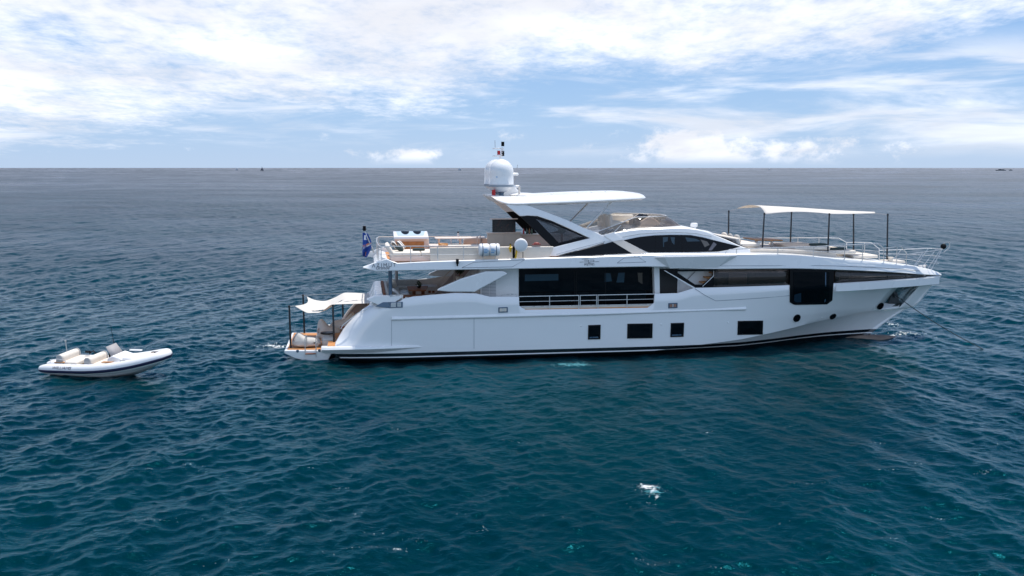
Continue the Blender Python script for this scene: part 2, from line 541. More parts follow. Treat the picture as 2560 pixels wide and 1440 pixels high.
# ------------------------------------------------------------------ the sea: one sheet from under the camera to the horizon
WAVES = []
def make_waves():
    n = 110
    main = math.atan2(-0.12, -1.0)           # travel direction: from the bow towards the stern, a little to the camera
    for i in range(n):
        lam = 0.30 * (8.5 / 0.30) ** ((i + rng.random()) / n)
        slope = 0.028 * (1.0 if lam < 1.3 else (1.3 / lam) ** 0.72)
        spread = 0.50 if lam > 1.3 else 0.75
        th = main + rng.normal() * spread
        k = 2 * math.pi / lam
        WAVES.append((k * math.cos(th), k * math.sin(th), slope / k, lam, rng.random() * 2 * math.pi))
make_waves()

def value_noise(x, y, seed, n=256):
    g = np.random.default_rng(seed).random((n, n))
    xi, yi = np.floor(x).astype(int), np.floor(y).astype(int)
    fx, fy = x - xi, y - yi
    fx, fy = fx * fx * (3 - 2 * fx), fy * fy * (3 - 2 * fy)
    a, b_, c, d = g[xi % n, yi % n], g[(xi + 1) % n, yi % n], g[xi % n, (yi + 1) % n], g[(xi + 1) % n, (yi + 1) % n]
    return (a * (1 - fx) + b_ * fx) * (1 - fy) + (c * (1 - fx) + d * fx) * fy - 0.5

def sea_mesh():
    rows = 1150
    th0, th1 = R(27), R(0.11)
    inv = np.linspace(math.tan(th0), math.tan(th1), rows) / CAM_H
    r = 1.0 / inv                                            # 10 m ... 4.7 km, evenly spaced in elevation
    r = np.concatenate([[0.3, 3.0, 6.0, 8.5, 11, 13, 15, 16.5], r, [6500, 12000, 30000, 90000]])
    a = np.concatenate([np.linspace(-180, -40, 60, endpoint=False), np.linspace(-40, 40, 1200), np.linspace(40, 180, 61)[1:-1]])
    a = np.radians(a)
    A, RR = np.meshgrid(a, r)
    X = RR * np.sin(A); Y = RR * np.cos(A)
    dr = np.gradient(r)[:, None] * np.ones_like(A)
    da = np.gradient(a)[None, :] * RR
    # patches of stronger and weaker wind
    G = sum(a_ * value_noise((X * 0.94 - Y * 0.34) / (sc * 1.6), (X * 0.34 + Y * 0.94) / sc, 40 + q) for q, (sc, a_) in enumerate(((90, 0.5), (34, 0.6), (13, 0.55), (5, 0.4))))
    gust = np.clip(1.0 + 0.70 * G, 0.5, 1.6)
    # calmer water in the lee of the yacht
    U_ = (X - X0) * CP + (Y - Y0) * SP; V_ = -(X - X0) * SP + (Y - Y0) * CP
    gust = gust * (1 - 0.50 * np.exp(-np.abs((U_ - 15.5) / 11.0) ** 3 - np.abs((V_ + 12.0) / 15.0) ** 4))
    LOST = np.full_like(X, 0.005); Z = np.zeros_like(X); DX = np.zeros_like(X); DY = np.zeros_like(X)
    for kx, ky, amp, lam, ph in WAVES:
        # spacing seen along this wave's own direction
        kk = math.hypot(kx, ky)
        cosr = np.abs((kx * np.sin(A) + ky * np.cos(A)) / kk)
        sp = np.maximum(dr * cosr, da * np.sqrt(np.maximum(0, 1 - cosr ** 2)))
        keep = np.clip((lam / np.maximum(sp, 1e-6) - 2.2) / 2.0, 0, 1)
        LOST += 0.5 * (amp * kk * gust) ** 2 * (1 - keep * keep)
        wt = keep * amp * gust
        p = kx * X + ky * Y + ph
        s, c = np.sin(p), np.cos(p)
        Z += wt * c
        DX -= wt * (kx / kk) * s * 0.85
        DY -= wt * (ky / kk) * s * 0.85
    V = np.stack([X + DX, Y + DY, Z], -1).reshape(-1, 3)
    nr, na = X.shape
    i = np.arange(nr - 1)[:, None] * na; k = np.arange(na)[None, :]; k2 = (k + 1) % na
    F = np.stack([i + k, i + k2, i + na + k2, i + na + k], -1).reshape(-1, 4)
    me = bpy.data.meshes.new('water')
    me.vertices.add(len(V)); me.vertices.foreach_set('co', V.astype(np.float32).ravel())
    me.loops.add(F.size); me.loops.foreach_set('vertex_index', F.astype(np.int32).ravel())
    me.polygons.add(len(F))
    me.polygons.foreach_set('loop_start', np.arange(0, F.size, 4, dtype=np.int32))
    me.polygons.foreach_set('use_smooth', np.ones(len(F), bool))
    at = me.attributes.new('ripple', 'FLOAT', 'POINT'); at.data.foreach_set('value', LOST.astype(np.float32).ravel())
    me.update(); me.validate()
    return me

def sea_z(x, y):
    hit = water.ray_cast((x, y, 4.0), (0, 0, -1))
    return hit[1].z if hit[0] else 0.0

def sea_mat():
    m = bpy.data.materials.new('sea_water'); m.use_nodes = True
    nt = m.node_tree; nt.nodes.remove(nt.nodes['Principled BSDF']); outn = nt.nodes['Material Output']
    df = nd(nt, 'ShaderNodeBsdfDiffuse'); gl = nd(nt, 'ShaderNodeBsdfGlossy'); fr = nd(nt, 'ShaderNodeFresnel'); fr.inputs[0].default_value = 1.333
    tc = nd(nt, 'ShaderNodeTexCoord')
    P = tc.outputs['Object']
    big = noise(nt, P, 0.045, 3, 0.5)
    base = mixcol(nt, maprange(nt, big, 0.35, 0.65), SEA_A, SEA_B)
    # sparse flecks and streaks of foam
    mp = nd(nt, 'ShaderNodeMapping'); mp.inputs['Rotation'].default_value = (0, 0, R(-35)); mp.inputs['Scale'].default_value = (0.35, 1.0, 1.0)
    nt.links.new(P, mp.inputs[0])
    fl = noise(nt, mp.outputs[0], 6.0, 4, 0.6, 0.3)
    reg = noise(nt, P, 0.11, 2, 0.5)
    fo = math_node(nt, 'MULTIPLY', maprange(nt, fl, 0.755, 0.80), maprange(nt, reg, 0.50, 0.60))
    nt.links.new(mixcol(nt, fo, base, (0.45, 0.52, 0.56)), df.inputs['Color'])
    at = nd(nt, 'ShaderNodeAttribute', attribute_name='ripple')       # slope of the ripples too small for the mesh
    ro = math_node(nt, 'POWER', math_node(nt, 'MULTIPLY', at.outputs['Fac'], 2.0), 0.25)
    nt.links.new(math_node(nt, 'MINIMUM', math_node(nt, 'ADD', math_node(nt, 'MULTIPLY', fo, 0.4), math_node(nt, 'MULTIPLY', ro, ROUGHK)), 0.9), gl.inputs['Roughness'])
    mp2 = nd(nt, 'ShaderNodeMapping'); mp2.inputs['Rotation'].default_value = (0, 0, R(10)); mp2.inputs['Scale'].default_value = (1.0, 0.55, 1.0)
    nt.links.new(P, mp2.inputs[0])
    n0 = noise(nt, mp2.outputs[0], 0.42, 2, 0.5, 0.3)
    n1 = noise(nt, P, 1.6, 3, 0.55, 0.4)
    n2 = noise(nt, P, 5.5, 4, 0.6, 0.5)
    n3 = noise(nt, P, 13.0, 4, 0.6, 0.6)
    h = math_node(nt, 'ADD', math_node(nt, 'ADD', math_node(nt, 'MULTIPLY', n1, 0.8), math_node(nt, 'MULTIPLY', n2, 0.45)), math_node(nt, 'ADD', math_node(nt, 'MULTIPLY', n3, 0.22), math_node(nt, 'MULTIPLY', n0, 5.5)))
    bn = nd(nt, 'ShaderNodeBump'); bn.inputs['Strength'].default_value = 1.0; bn.inputs['Distance'].default_value = SEA_BUMP
    nt.links.new(h, bn.inputs['Height'])
    for n_ in (df, gl, fr): nt.links.new(bn.outputs[0], n_.inputs['Normal'])
    # steep looks into the water mirror only its blue green; grazing looks mirror everything
    nt.links.new(mixcol(nt, maprange(nt, fr.outputs[0], 0.12, 0.80), (0.05, 0.68, 0.90), (1.0, 0.97, 1.0)), gl.inputs['Color'])
    mx = nd(nt, 'ShaderNodeMixShader')
    sg = math_node(nt, 'POWER', math_node(nt, 'MULTIPLY', at.outputs['Fac'], 1.0), 0.75)       # slope ^ 1.5: a rougher sea mirrors less
    nt.links.new(math_node(nt, 'DIVIDE', fr.outputs[0], math_node(nt, 'ADD', math_node(nt, 'MULTIPLY', sg, SEAK), 1.0)), mx.inputs[0]); nt.links.new(df.outputs[0], mx.inputs[1]); nt.links.new(gl.outputs[0], mx.inputs[2])
    nt.links.new(mx.outputs[0], outn.inputs[0])
    return m
SEAK = 15.5
ROUGHK = 0.62
SEA_A, SEA_B, SEA_BUMP = (0.0000, 0.0138, 0.0190), (0.0000, 0.0200, 0.0262), 0.055
water = bpy.data.objects.new('water', sea_mesh())
water.data.materials.append(sea_mat())
COL.objects.link(water)
tag(water, kind='structure')
bpy.context.view_layer.update()

# ------------------------------------------------------------------ the yacht
YACHT = thing('motor_yacht', 'large white motor yacht at anchor with black windows, white hardtop and two satellite domes', 'yacht', (0, 0, 0))

BD = pchip([1.9, 3, 5, 8, 20, 23, 26, 28.5, 30.5, 32, 33.3, 34.1, 34.5], [3.25, 3.35, 3.46, 3.5, 3.5, 3.42, 3.12, 2.58, 1.93, 1.33, 0.7, 0.25, 0.0])
BC = pchip([1.9, 3, 6, 16, 19, 21.5, 24, 26.5, 29, 31.5, 34.5], [3.1, 3.25, 3.4, 3.42, 3.36, 3.22, 2.9, 2.35, 1.6, 0.85, 0.0])
ZC = pchip([0, 17, 19, 23, 25.6, 28, 31.3, 34.5], [0.14, 0.2, 0.36, 0.72, 1.0, 1.28, 1.48, 1.5])
TOP = lin([1.9, 4.3, 4.45, 4.64, 5.4, 7.9, 8.9, 9.56, 10.93, 10.95, 11.25, 17.2, 17.5, 17.52, 18.67, 19.5, 24.3, 30.6, 34.5],
          [2.80, 2.84, 2.90, 3.0, 3.04, 3.22, 3.18, 3.01, 2.99, 2.55, 2.36, 2.33, 2.55, 3.0, 3.01, 3.25, 3.28, 3.29, 3.24])
ZB = pchip([3.7, 4.3, 9.8, 17.3, 19.5, 24.3, 27, 30.6, 33, 34.5], [4.36, 4.30, 4.31, 4.32, 4.17, 4.10, 3.96, 3.67, 3.40, 3.26])
ZT = pchip([3.7, 5.3, 8.7, 12, 14.8, 18.7, 20, 23.8, 27.7, 29.9, 32.1, 33.7, 34.5], [4.50, 4.66, 4.75, 4.80, 4.85, 4.92, 4.9, 4.80, 4.46, 4.22, 3.92, 3.60, 3.34])
USTEM = lin([-0.9, 0.0, 0.3, 0.66, 1.46, 1.58, 1.76, 2.78, 3.24], [29.3, 30.3, 30.77, 31.18, 32.5, 32.95, 33.25, 34.0, 34.5])
UAFT = lin([-0.9, 0.0, 0.37, 0.8, 1.62, 2.08, 2.39, 2.72, 2.86, 3.0], [4.2, 2.95, 2.36, 2.30, 2.83, 3.26, 3.63, 4.13, 4.38, 4.64])
vbd = lambda off=0.0: (lambda u, z: -(BD(u) + off))

def hull_half(u0, z):
    """half-breadth at nominal station u0 and height z"""
    zc, zt = ZC(u0), TOP(u0)
    if z >= zc:
        t = min(1.0, (z - zc) / max(0.3, 3.05 - zc))
        bow = min(1, max(0, (u0 - 20) / 10))
        e = 0.75 + 0.75 * bow                     # flared (hollow) towards the bow
        return BC(u0) + (BD(u0) - BC(u0)) * t ** e
    t = (zc - z) / (zc + 0.9)
    keel = BC(u0) * (0.55 if u0 < 22 else max(0.02, 0.55 * (1 - (u0 - 22) / 9)))
    return BC(u0) + (keel - BC(u0)) * t ** 0.9

def hull_u(u0, z):
    if u0 > 22: return 22 + (u0 - 22) * (USTEM(z) - 22) / 12.5
    if u0 < 6:  return 6 - (6 - u0) * (6 - UAFT(z)) / (6 - 1.9)
    return u0

def hull_pt(u0, z, side=-1, off=0.0):
    b = hull_half(u0, z)
    if u0 < 3.4:                                   # rounded quarter at the stern
        t = min(1, (3.4 - u0) / 1.5)
        b -= 0.75 * (1 - math.sqrt(max(0, 1 - t * t))) * min(1, max(0, (z - 0.7) / 0.5))
    if z < 0.2 and u0 < 5: b -= 0.25 * (0.2 - z)
    return Vector((hull_u(u0, z), side * (b + off), z))

def nom(u, z):
    """nominal station of a point of the hull side"""
    if u > 22: return 22 + (u - 22) * 12.5 / max(0.5, USTEM(z) - 22)
    if u < 6: return 6 - (6 - u) * (6 - 1.9) / (6 - UAFT(z))
    return u
def vhull(off=0.0):
    return lambda u, z: -(hull_half(min(34.5, max(1.9, nom(u, z))), z) + off)

STA = sorted(set([1.9, 1.92, 1.96, 2.05, 2.2, 2.4, 2.65, 2.95, 3.2, 3.4, 3.7, 4.1, 4.4, 4.64, 5, 5.4, 5.8, 6.5, 7.2, 7.9, 8.4, 8.9, 9.56, 10.2, 10.92, 10.93, 10.95, 11.05, 11.15, 11.25,
            12, 13, 14, 15, 16, 17.0, 17.2, 17.3, 17.4, 17.5, 17.52, 17.54, 18.1, 18.67, 19.1, 19.5] +
           [20 + 0.4 * i for i in range(27)] + [31.0, 31.6, 31.75, 33.15, 33.3, 33.6, 33.9, 34.1, 34.25, 34.4, 34.47, 34.5]))
POCK = (31.6, 33.3, 1.60, 2.78)                    # anchor pocket: stations and heights
def hull():
    for side in (-1, 1):
        rows = []
        for u0 in STA:
            zc, zt = ZC(u0), TOP(u0)
            zs = [-0.9, -0.5, -0.15, zc - 0.02] if zc > 0.05 else [-0.9, -0.5, -0.15, 0.0]
            zs = [-0.9 + (zc + 0.9) * f for f in (0, 0.4, 0.7, 0.9, 0.985)]
            up = [zc]
            zk0, zk1 = max(zc + 0.05, POCK[2]), min(POCK[3], zt - 0.1)
            lb = [zc + (zk0 - zc) * 0.5, zk0] + [zk0 + (zk1 - zk0) * f for f in (0.2, 0.4, 0.6, 0.8, 1.0)] + [zk1 + (zt - zk1) * 0.6, zt]
            la = [zc + (zt - zc) * f for f in (0.1, 0.2, 0.3, 0.4, 0.5, 0.6, 0.7, 0.85, 1.0)]
            kb = min(1.0, max(0.0, (u0 - 21) / 9.0))
            up += [a * (1 - kb) + c * kb for a, c in zip(la, lb)]
            rows.append([hull_pt(u0, z, side) for z in zs + up])
        if side < 0: near = rows
        else: far = rows
    b = MB()
    nrow = len(near[0])
    def put(rows, flip):
        vs = [p for r in rows for p in r]; fs = []
        for i in range(len(rows) - 1):
            for k in range(nrow - 1):
                u0 = 0.5 * (STA[i] + STA[i + 1])
                if POCK[0] < u0 < POCK[1] and 7 <= k < 12: continue      # open anchor pocket
                q = (i * nrow + k, (i + 1) * nrow + k, (i + 1) * nrow + k + 1, i * nrow + k + 1)
                fs.append(q[::-1] if flip else q)
        b.add(vs, fs)
    put(near, False); put(far, True)
    return b.obj('hull', HULL, YACHT, solid=0.14, fix=False, angle=32)
HO = hull()

def part(name, m, b, **kw):
    return b.obj(name, m, YACHT, **kw)

# anchor pocket lining with the anchor on the near side
def pocket():
    a = [hull_pt(nom_, z_, -1, -0.0) for nom_, z_ in ((31.6, 1.6), (33.3, 1.6), (33.3, 2.78), (31.6, 2.78))]
    inn = [p + Vector((-0.05, 0.62, 0.06)) for p in a]
    inn[1] = a[1] + Vector((-0.10, 0.30, 0.06)); inn[2] = a[2] + Vector((-0.10, 0.34, 0.0))
    b = MB(); b.add(a + inn, [(4, 5, 6, 7), (0, 1, 5, 4), (1, 2, 6, 5), (2, 3, 7, 6), (3, 0, 4, 7)])
    pk = b.obj('anchor_pocket', mat('polished_pocket', (0.30, 0.36, 0.38), 0.25, metal=0.85, var=0.15), YACHT, smooth=False)
    c = sum((p for p in inn), Vector()) / 4
    s = MB()
    s.prism([c + Vector(q) for q in ((-0.30, -0.1, -0.40), (0.34, -0.18, -0.40), (0.22, -0.16, 0.12), (0.0, -0.12, 0.34), (-0.12, -0.1, 0.1))], (0, 0.09, 0))
    s.tube([c + Vector((-0.1, -0.16, 0.5)), c + Vector((0.02, -0.2, -0.05))], 0.06)
    s.obj('anchor', mat('dark_anchor_steel', (0.05, 0.055, 0.06), 0.4, metal=0.7, var=0.2), pk, bevel=0.02)
    t = MB()
    t.prism([a[0] + Vector((0.02, 0.02, 0.02)), a[1] * 0.55 + a[0] * 0.45 + Vector((0.02, 0.02, 0.02)), c + Vector((0.1, -0.1, -0.45)), c + Vector((-0.55, -0.1, -0.38))], (0, 0.05, 0.03))
    t.obj('chafe_plate', SHADEW, pk)
    return c
AC = pocket()

# stern sponson along the waterline (tapers to a point)
for sd in (-1, 1):
    b = MB(); rows = []
    for u, k in ((1.75, 0.75), (2.0, 1.0), (2.6, 1.0), (4, 0.94), (5.2, 0.72), (6.2, 0.42), (6.8, 0.14), (7.05, 0.0)):
        base = 3.22 if u < 3 else 3.32
        rows.append([(u, sd * (base - 0.35), 0.80 - 0.02 * k), (u, sd * (base + 0.26 * k), 0.80), (u, sd * (base + 0.32 * k), 0.70), (u, sd * (base + 0.06 * k), 0.70 - 0.22 * k), (u, sd * (base - 0.35), 0.70 - 0.24 * k)])
    b.grid(rows, closed=True)
    b.add([rows[0][i] for i in range(5)], [(0, 1, 2, 3, 4)])
    part('stern_fender', WHITE, b, angle=25)
# rub rail
for sd in (-1, 1):
    b = MB(); pts = []
    path = trs([(980, 797.5), (1200, 792), (1500, 784), (1868, 772.5)], -3.55)
    rows = []
    for p in path:
        c = Vector((p.x, sd * (hull_half(p.x, p.z) - 0.02), p.z))
        rows.append([c + Vector((0, sd * a, zz)) for a, zz in ((0, -0.10), (0.06, -0.085), (0.11, -0.03), (0.11, 0.0), (0.07, 0.06), (0, 0.10))])
    b.grid(rows)
    for r in (rows[0], rows[-1]): b.add(r, [tuple(range(6))])
    part('rub_rail', WHITE, b, angle=60)
# bow bulwark strake under the forward windows
b = MB(); rows = []
for i in range(24):
    u = 27.0 + i * (34.2 - 27.0) / 23
    f = 0.10 if i > 0 else 0.04
    rows.append([(u, -(BD(u) + 0.0), TOP(u) + 0.01), (u, -(BD(u) + f), TOP(u) - 0.03), (u, -(BD(u) + f), TOP(u) - 0.40), (u - 0.12, -(hull_half(nom(u, 2.8), 2.8) - 0.02), TOP(u) - 0.47)])
b.grid(rows); b.add(rows[0], [(0, 1, 2, 3)])
part('bow_strake', WHITE, b, angle=30)

# upper fascia band from the stern tail to the bow
def band():
    for sd in (-1, 1):
        b = MB(); rows = []
        us = [3.72, 3.9, 4.1, 4.3, 4.6, 4.8, 5.0, 5.3, 6, 7, 8, 9, 10, 11, 12, 13, 14, 15, 16, 17, 18, 19, 20] + [20.5 + 0.5 * i for i in range(27)] + [33.75, 34.0, 34.2, 34.35, 34.45]
        for u in us:
            zb, zt = ZB(u), ZT(u)
            if u < 5.3:                              # pointed tail with its raised fin
                zb = float(np.interp(u, [3.72, 4.3, 5.3], [4.44, 4.29, 4.30]))
                zt = float(np.interp(u, [3.72, 4.78, 5.22], [4.50, 4.87, 4.66]))
            o = BD(u) + 0.06
            inn = max(0.0, o - 0.22)
            lean = 0.05 + 0.10 * min(1, max(0, (u - 22) / 6))
            rows.append([(u, sd * inn, zb + 0.02), (u, sd * (o - 0.04), zb), (u, sd * (o), zb + 0.03), (u, sd * max(0, o - lean), zt - 0.03), (u, sd * max(0, o - lean - 0.04), zt), (u, sd * max(0, inn - 0.03), zt - 0.005)])
        b.grid(rows, closed=True); b.add(rows[0], [tuple(range(6))]); b.add(rows[-1], [tuple(range(6))])
        part('upper_fascia', WHITE, b, angle=30)
band()
def seam(pts, r=0.012, name='panel_seam', m=None):
    b = MB(); b.tube(pts, r, 5); return part(name, m or SEAM, b)
vband = lambda u, z: -(BD(u) + 0.06 - 0.05 * min(1, max(0, (z - ZB(u)) / 0.5)) + 0.004)
seam(trs([(1155, 669), (1184, 655.5), (1312, 649), (1281, 667), (1155, 669.5)], vband))
seam(trs([(1543, 657), (1560, 645), (1597, 643.5), (1615, 655), (1543, 657.5)], vband))
seam(trs([(1760 + i * 45, 665 - 0.2 * i) for i in range(5)] + [(2065, 664), (2150, 666.5), (2230, 671), (2300, 677)], vband))
# the shaded facet of the fascia: leans outwards at the top, so it looks down
f = trs([(1634, 643.5), (1843, 640), (1795, 668), (1675, 671)], vband)
b = MB()
top_off = Vector((0, -0.30, 0)); bot_off = Vector((0, -0.02, 0))
b.add([f[0] + bot_off, f[1] + bot_off, f[1] + Vector((-0.45, -0.30, 0.03)), f[0] + Vector((0.45, -0.30, 0.03)), f[2] + bot_off, f[3] + bot_off],
      [(0, 1, 2, 3), (3, 2, 4, 5), (0, 3, 5), (1, 4, 2)])
part('fascia_facet', WHITE, b, smooth=False)

# lettering
def on_band(px, py, kz=1.0, off=0.012):
    o = tr(px, py, vband)
    return lambda x, y, z: Vector((o.x + x, vband(o.x + x, o.z + y * kz) - off - z, o.z + y * kz))
LET = mat('grey_lettering', (0.16, 0.17, 0.19), 0.4, var=0.05)
def strokes(lines, place, r, name):
    b = MB()
    for l in lines:
        pts = [place(x, y, 0) for x, y in l]
        for p, q in zip(pts[:-1], pts[1:]):
            d = (q - p).normalized(); n = Vector((-d.z, 0, d.x)) * r
            b.prism([p - n - d * r, q - n + d * r, q + n + d * r, p + n - d * r], (0, 0.008, 0))
    return part(name, LET, b, smooth=False)
AZ = [[(0, 0), (.3, 1), (.6, 0)], [(1.1, 1), (1.65, 1), (1.1, 0), (1.7, 0)], [(2.25, 0), (2.25, 1)], [(2.8, 0), (2.8, 1), (3.15, .4), (3.5, 1), (3.5, 0)],
      [(4.05, 1), (4.05, .1), (4.15, 0), (4.55, 0), (4.65, .1), (4.65, 1)], [(5.1, 1), (5.8, 1)], [(5.45, 1), (5.45, 0)]]
pl = on_band(931, 668)
strokes([[(x * 0.185, z * 0.15 + x * 0.006) for x, z in l] for l in AZ], pl, 0.012, 'tail_lettering')
text_mesh('Grande', 0.22, 'tail_script', on_band(940, 673.5), LET, YACHT, shear=0.35, width=0.62)
pl = on_band(1461, 659.5)
D32 = [[(0, 1), (.85, 1), (.85, 0), (0, 0)], [(0, .5), (.85, .5)], [(1.1, 1), (1.95, 1), (1.95, .5), (1.1, .5), (1.1, 0), (1.95, 0)], [(-.95, .48), (-.2, .5)], [(2.15, .5), (2.95, .54)],
       [(-.45, 1.25), (.3, 1.4), (1.1, 1.7), (2.3, 1.6)]]
for g, r_, nm_ in ((D32[:2], 0.013, 'number_lettering'), (D32[2:3], 0.013, 'number_lettering'), (D32[3:4], 0.010, 'lettering_dash'), (D32[4:5], 0.010, 'lettering_dash'), (D32[5:], 0.009, 'roof_emblem')):
    strokes([[(x * 0.235, z * 0.175) for x, z in l] for l in g], pl, r_, nm_)
text_mesh('METRI', 0.13, 'number_lettering', on_band(1461, 664), LET, YACHT, spacing=1.3, width=0.47)

# belt of bronze windows between bulwark and fascia (forward of the side door)
def belt(u0, u1, m, name, off=-0.05, zlo=0.0, zhi=0.0):
    b = MB(); rows = []
    n = max(3, int((u1 - u0) / 0.3))
    for i in range(n + 1):
        u = u0 + (u1 - u0) * i / n
        rows.append([(u, -(BD(u) + off), TOP(u) + 0.012 + zlo), (u, -(BD(u) + off - 0.01), ZB(u) - 0.006 - zhi)])
    b.grid(rows)
    return b.obj(name, m, YACHT, solid=0.03, fix=False)
uA = tr(1784, 690, -3.45).x
belt(uA, 24.35, BRONZE, 'forward_window')
belt(26.95, 33.1, BRONZE, 'forward_window')
for sd in (1,):
    b = MB(); b.grid([[(u, (BD(u) - 0.05), TOP(u) + 0.01), (u, (BD(u) - 0.06), ZB(u) - 0.01)] for u in [19.5 + 0.5 * i for i in range(28)]])
    part('forward_window', GLASS, b)
# dark cabin side behind the bronze glass, with its blinds
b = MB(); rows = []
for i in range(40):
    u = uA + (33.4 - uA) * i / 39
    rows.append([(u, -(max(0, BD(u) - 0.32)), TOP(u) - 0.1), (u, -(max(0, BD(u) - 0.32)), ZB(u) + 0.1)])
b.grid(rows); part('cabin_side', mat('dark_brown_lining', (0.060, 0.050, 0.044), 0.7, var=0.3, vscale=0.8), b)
def flush(px, m, name, off, th, vf=None, bevel=0.0, **kw):
    pts = trs(px, vf or vbd(off)); b = MB(); b.prism(pts, (0, th, 0)); return part(name, m, b, bevel=bevel, **kw)
flush([(1822, 684), (1867, 683.5), (1867, 711), (1822, 712)], BLIND, 'window_blind', -0.14, 0.03)
flush([(1815, 680), (1874, 679), (1874, 716.5), (1815, 717)], BLACK, 'blind_frame', -0.19, 0.03)
flush([(2122, 679), (2160, 680), (2160, 703), (2122, 705)], GREYFAB, 'window_blind', -0.14, 0.03)
flush([(2115, 677), (2167, 679), (2167, 704), (2115, 707)], BLACK, 'blind_frame', -0.19, 0.03)
# window mullions on the forward strip
for x, y0, y1 in ((2218, 681, 700), (2265, 684, 697)):
    flush([(x, y0), (x + 1.6, y0), (x + 1.6, y1), (x, y1)], BLACK, 'window_mullion', -0.045, 0.02)
flush([(2282, 684.5), (2304, 686.5), (2318, 692), (2281, 696)], GLASS, 'bow_window', -0.03, 0.03)
# large square master cabin window, set in a dark frame
vmw = lambda off: (lambda u, z: -(hull_half(nom(u, min(z, 3.2)), min(z, 3.2)) + off))
def bent(name, m, tl, tr_, bot, off, th):
    """panel that follows the flare; bot = [(s, x, y), ...] along its lower edge"""
    rows = []
    for i in range(25):
        q = i / 24
        xt, yt = tl[0] + (tr_[0] - tl[0]) * q, tl[1] + (tr_[1] - tl[1]) * q
        xb, yb = (float(np.interp(q, [k_[0] for k_ in bot], [k_[c_] for k_ in bot])) for c_ in (1, 2))
        rows.append([tr(xt + (xb - xt) * e, yt + (yb - yt) * e, vmw(off)) for e in [k_ / 14 for k_ in range(15)]])
    b = MB(); b.grid(rows)
    inner = [[p + Vector((0, th, 0)) for p in r] for r in rows]
    rim = rows[0] + [r[-1] for r in rows[1:]] + rows[-1][-2::-1] + [r[0] for r in rows[-2:0:-1]]
    rim2 = [p + Vector((0, th, 0)) for p in rim]
    b.grid([rim, rim2], closed=True)
    return part(name, m, b, angle=35)
bent('master_window_frame', BLACK, (1975, 672.5), (2086, 673.5), [(0, 1975, 756), (0.1, 1986, 762.5), (0.88, 2068, 761), (1, 2081, 751)], 0.035, 0.16)
bent('master_window', GLASS, (1984, 680), (2074, 680), [(0, 1983, 752), (0.08, 1990, 757), (0.9, 2064, 756), (1, 2072, 750)], 0.050, 0.03)
flush([(2063, 714), (2065.5, 714), (2064, 754), (2061, 756)], DKSTEEL, 'window_mullion', 0, 0.04, vf=vmw(0.062))
flush([(2063, 681), (2065.5, 681), (2065.5, 713), (2063, 713)], DKSTEEL, 'window_mullion', 0, 0.012, vf=vmw(0.052))
flush([(1986, 737), (2003, 732), (2003, 755.5), (1990, 756), (1985, 752)], mat('window_glow', (0.012, 0.024, 0.042), 0.1), 'painted_reflection', 0, 0.04, vf=vmw(0.062))  # bluish reflection in the glass, painted as a patch on the pane

# hexagonal opening with stair and its dark surround, forward of the side door
flush([(1650, 671.5), (1668, 674), (1785, 673), (1785, 677.5), (1690, 679)], BLACK, 'opening_trim', -0.05, 0.05)
flush([(1664, 676.5), (1690, 679), (1738, 711.5), (1756, 711.5), (1784, 689), (1786, 690), (1786, 718), (1736, 719)], BLACK, 'opening_trim', -0.05, 0.05)
flush([(1659.5, 676), (1663.5, 676.5), (1737, 718.5), (1735, 721)], WHITE, 'opening_edge', -0.02, 0.07)
flush([(1784, 677.5), (1785.5, 677.5), (1785.5, 689.5), (1757.5, 716), (1756, 716), (1784, 689)], WHITE, 'opening_edge', -0.035, 0.05)
seam(trs([(1737, 721.5), (1762, 738), (1789, 752)], vhull(0.004)) + trs([(1850, 748.5), (1910, 744.5), (1974, 739)], vhull(0.004)), 0.012)

# main deck house (saloon), inboard of the side decks
b = MB(); b.box(((9.2 + 23.2) / 2, 0, 3.35), (14.0, 5.4, 1.92)); part('deckhouse', WHITE, b)
HV = -2.702
def house(px, m, name, off=0.0, th=0.02, **kw): return flush(px, m, name, 0, th, vf=HV - off, **kw)
house([(1297, 671), (1636, 663.5), (1636, 770), (1297, 774)], GLASS, 'saloon_window', 0.02, 0.02)
for x in (1436, 1440, 1513): house([(x, 672), (x + 2, 672), (x + 2, 770), (x, 770)], BLACK, 'window_mullion', 0.03, 0.02)
REFLB = mat('painted_gleam_blue', (0.012, 0.035, 0.055), 0.15)  # dim gleams in the window glass, painted as patches on the opaque panes
house([(1312, 686.5), (1396, 685), (1396, 701), (1312, 703)], REFLB, 'saloon_painted_gleam', 0.026, 0.01)
house([(1512, 683), (1526, 683), (1530, 703), (1512, 705)], REFLB, 'saloon_painted_gleam', 0.026, 0.01)
house([(1546, 682), (1562, 681.5), (1560, 706), (1541, 706)], REFLB, 'saloon_painted_gleam', 0.026, 0.01)
house([(1594, 682), (1606, 682), (1606, 710), (1596, 704)], mat('painted_gleam_warm', (0.05, 0.038, 0.025), 0.3), 'saloon_painted_gleam', 0.026, 0.01)
house([(1649, 672), (1698, 672), (1695, 737), (1649, 737)], mat('dark_doorway', (0.008, 0.008, 0.009), 0.5), 'doorway_shade', 0.02, 0.02)  # dark sheet standing in for the shade inside the open doorway
b = MB(); b.prism(trs([(1635, 664.5), (1648.5, 664.5), (1649.5, 735), (1637, 735)], -3.05), (0, 0.35, 0)); part('side_pillar', WHITE, b)
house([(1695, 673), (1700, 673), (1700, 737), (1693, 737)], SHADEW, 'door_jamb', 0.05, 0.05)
b = MB(); b.tube(trs([(1718, 699), (1738, 679)], HV - 0.06), 0.02, 6); part('stair_handrail', GREYRUB, b)
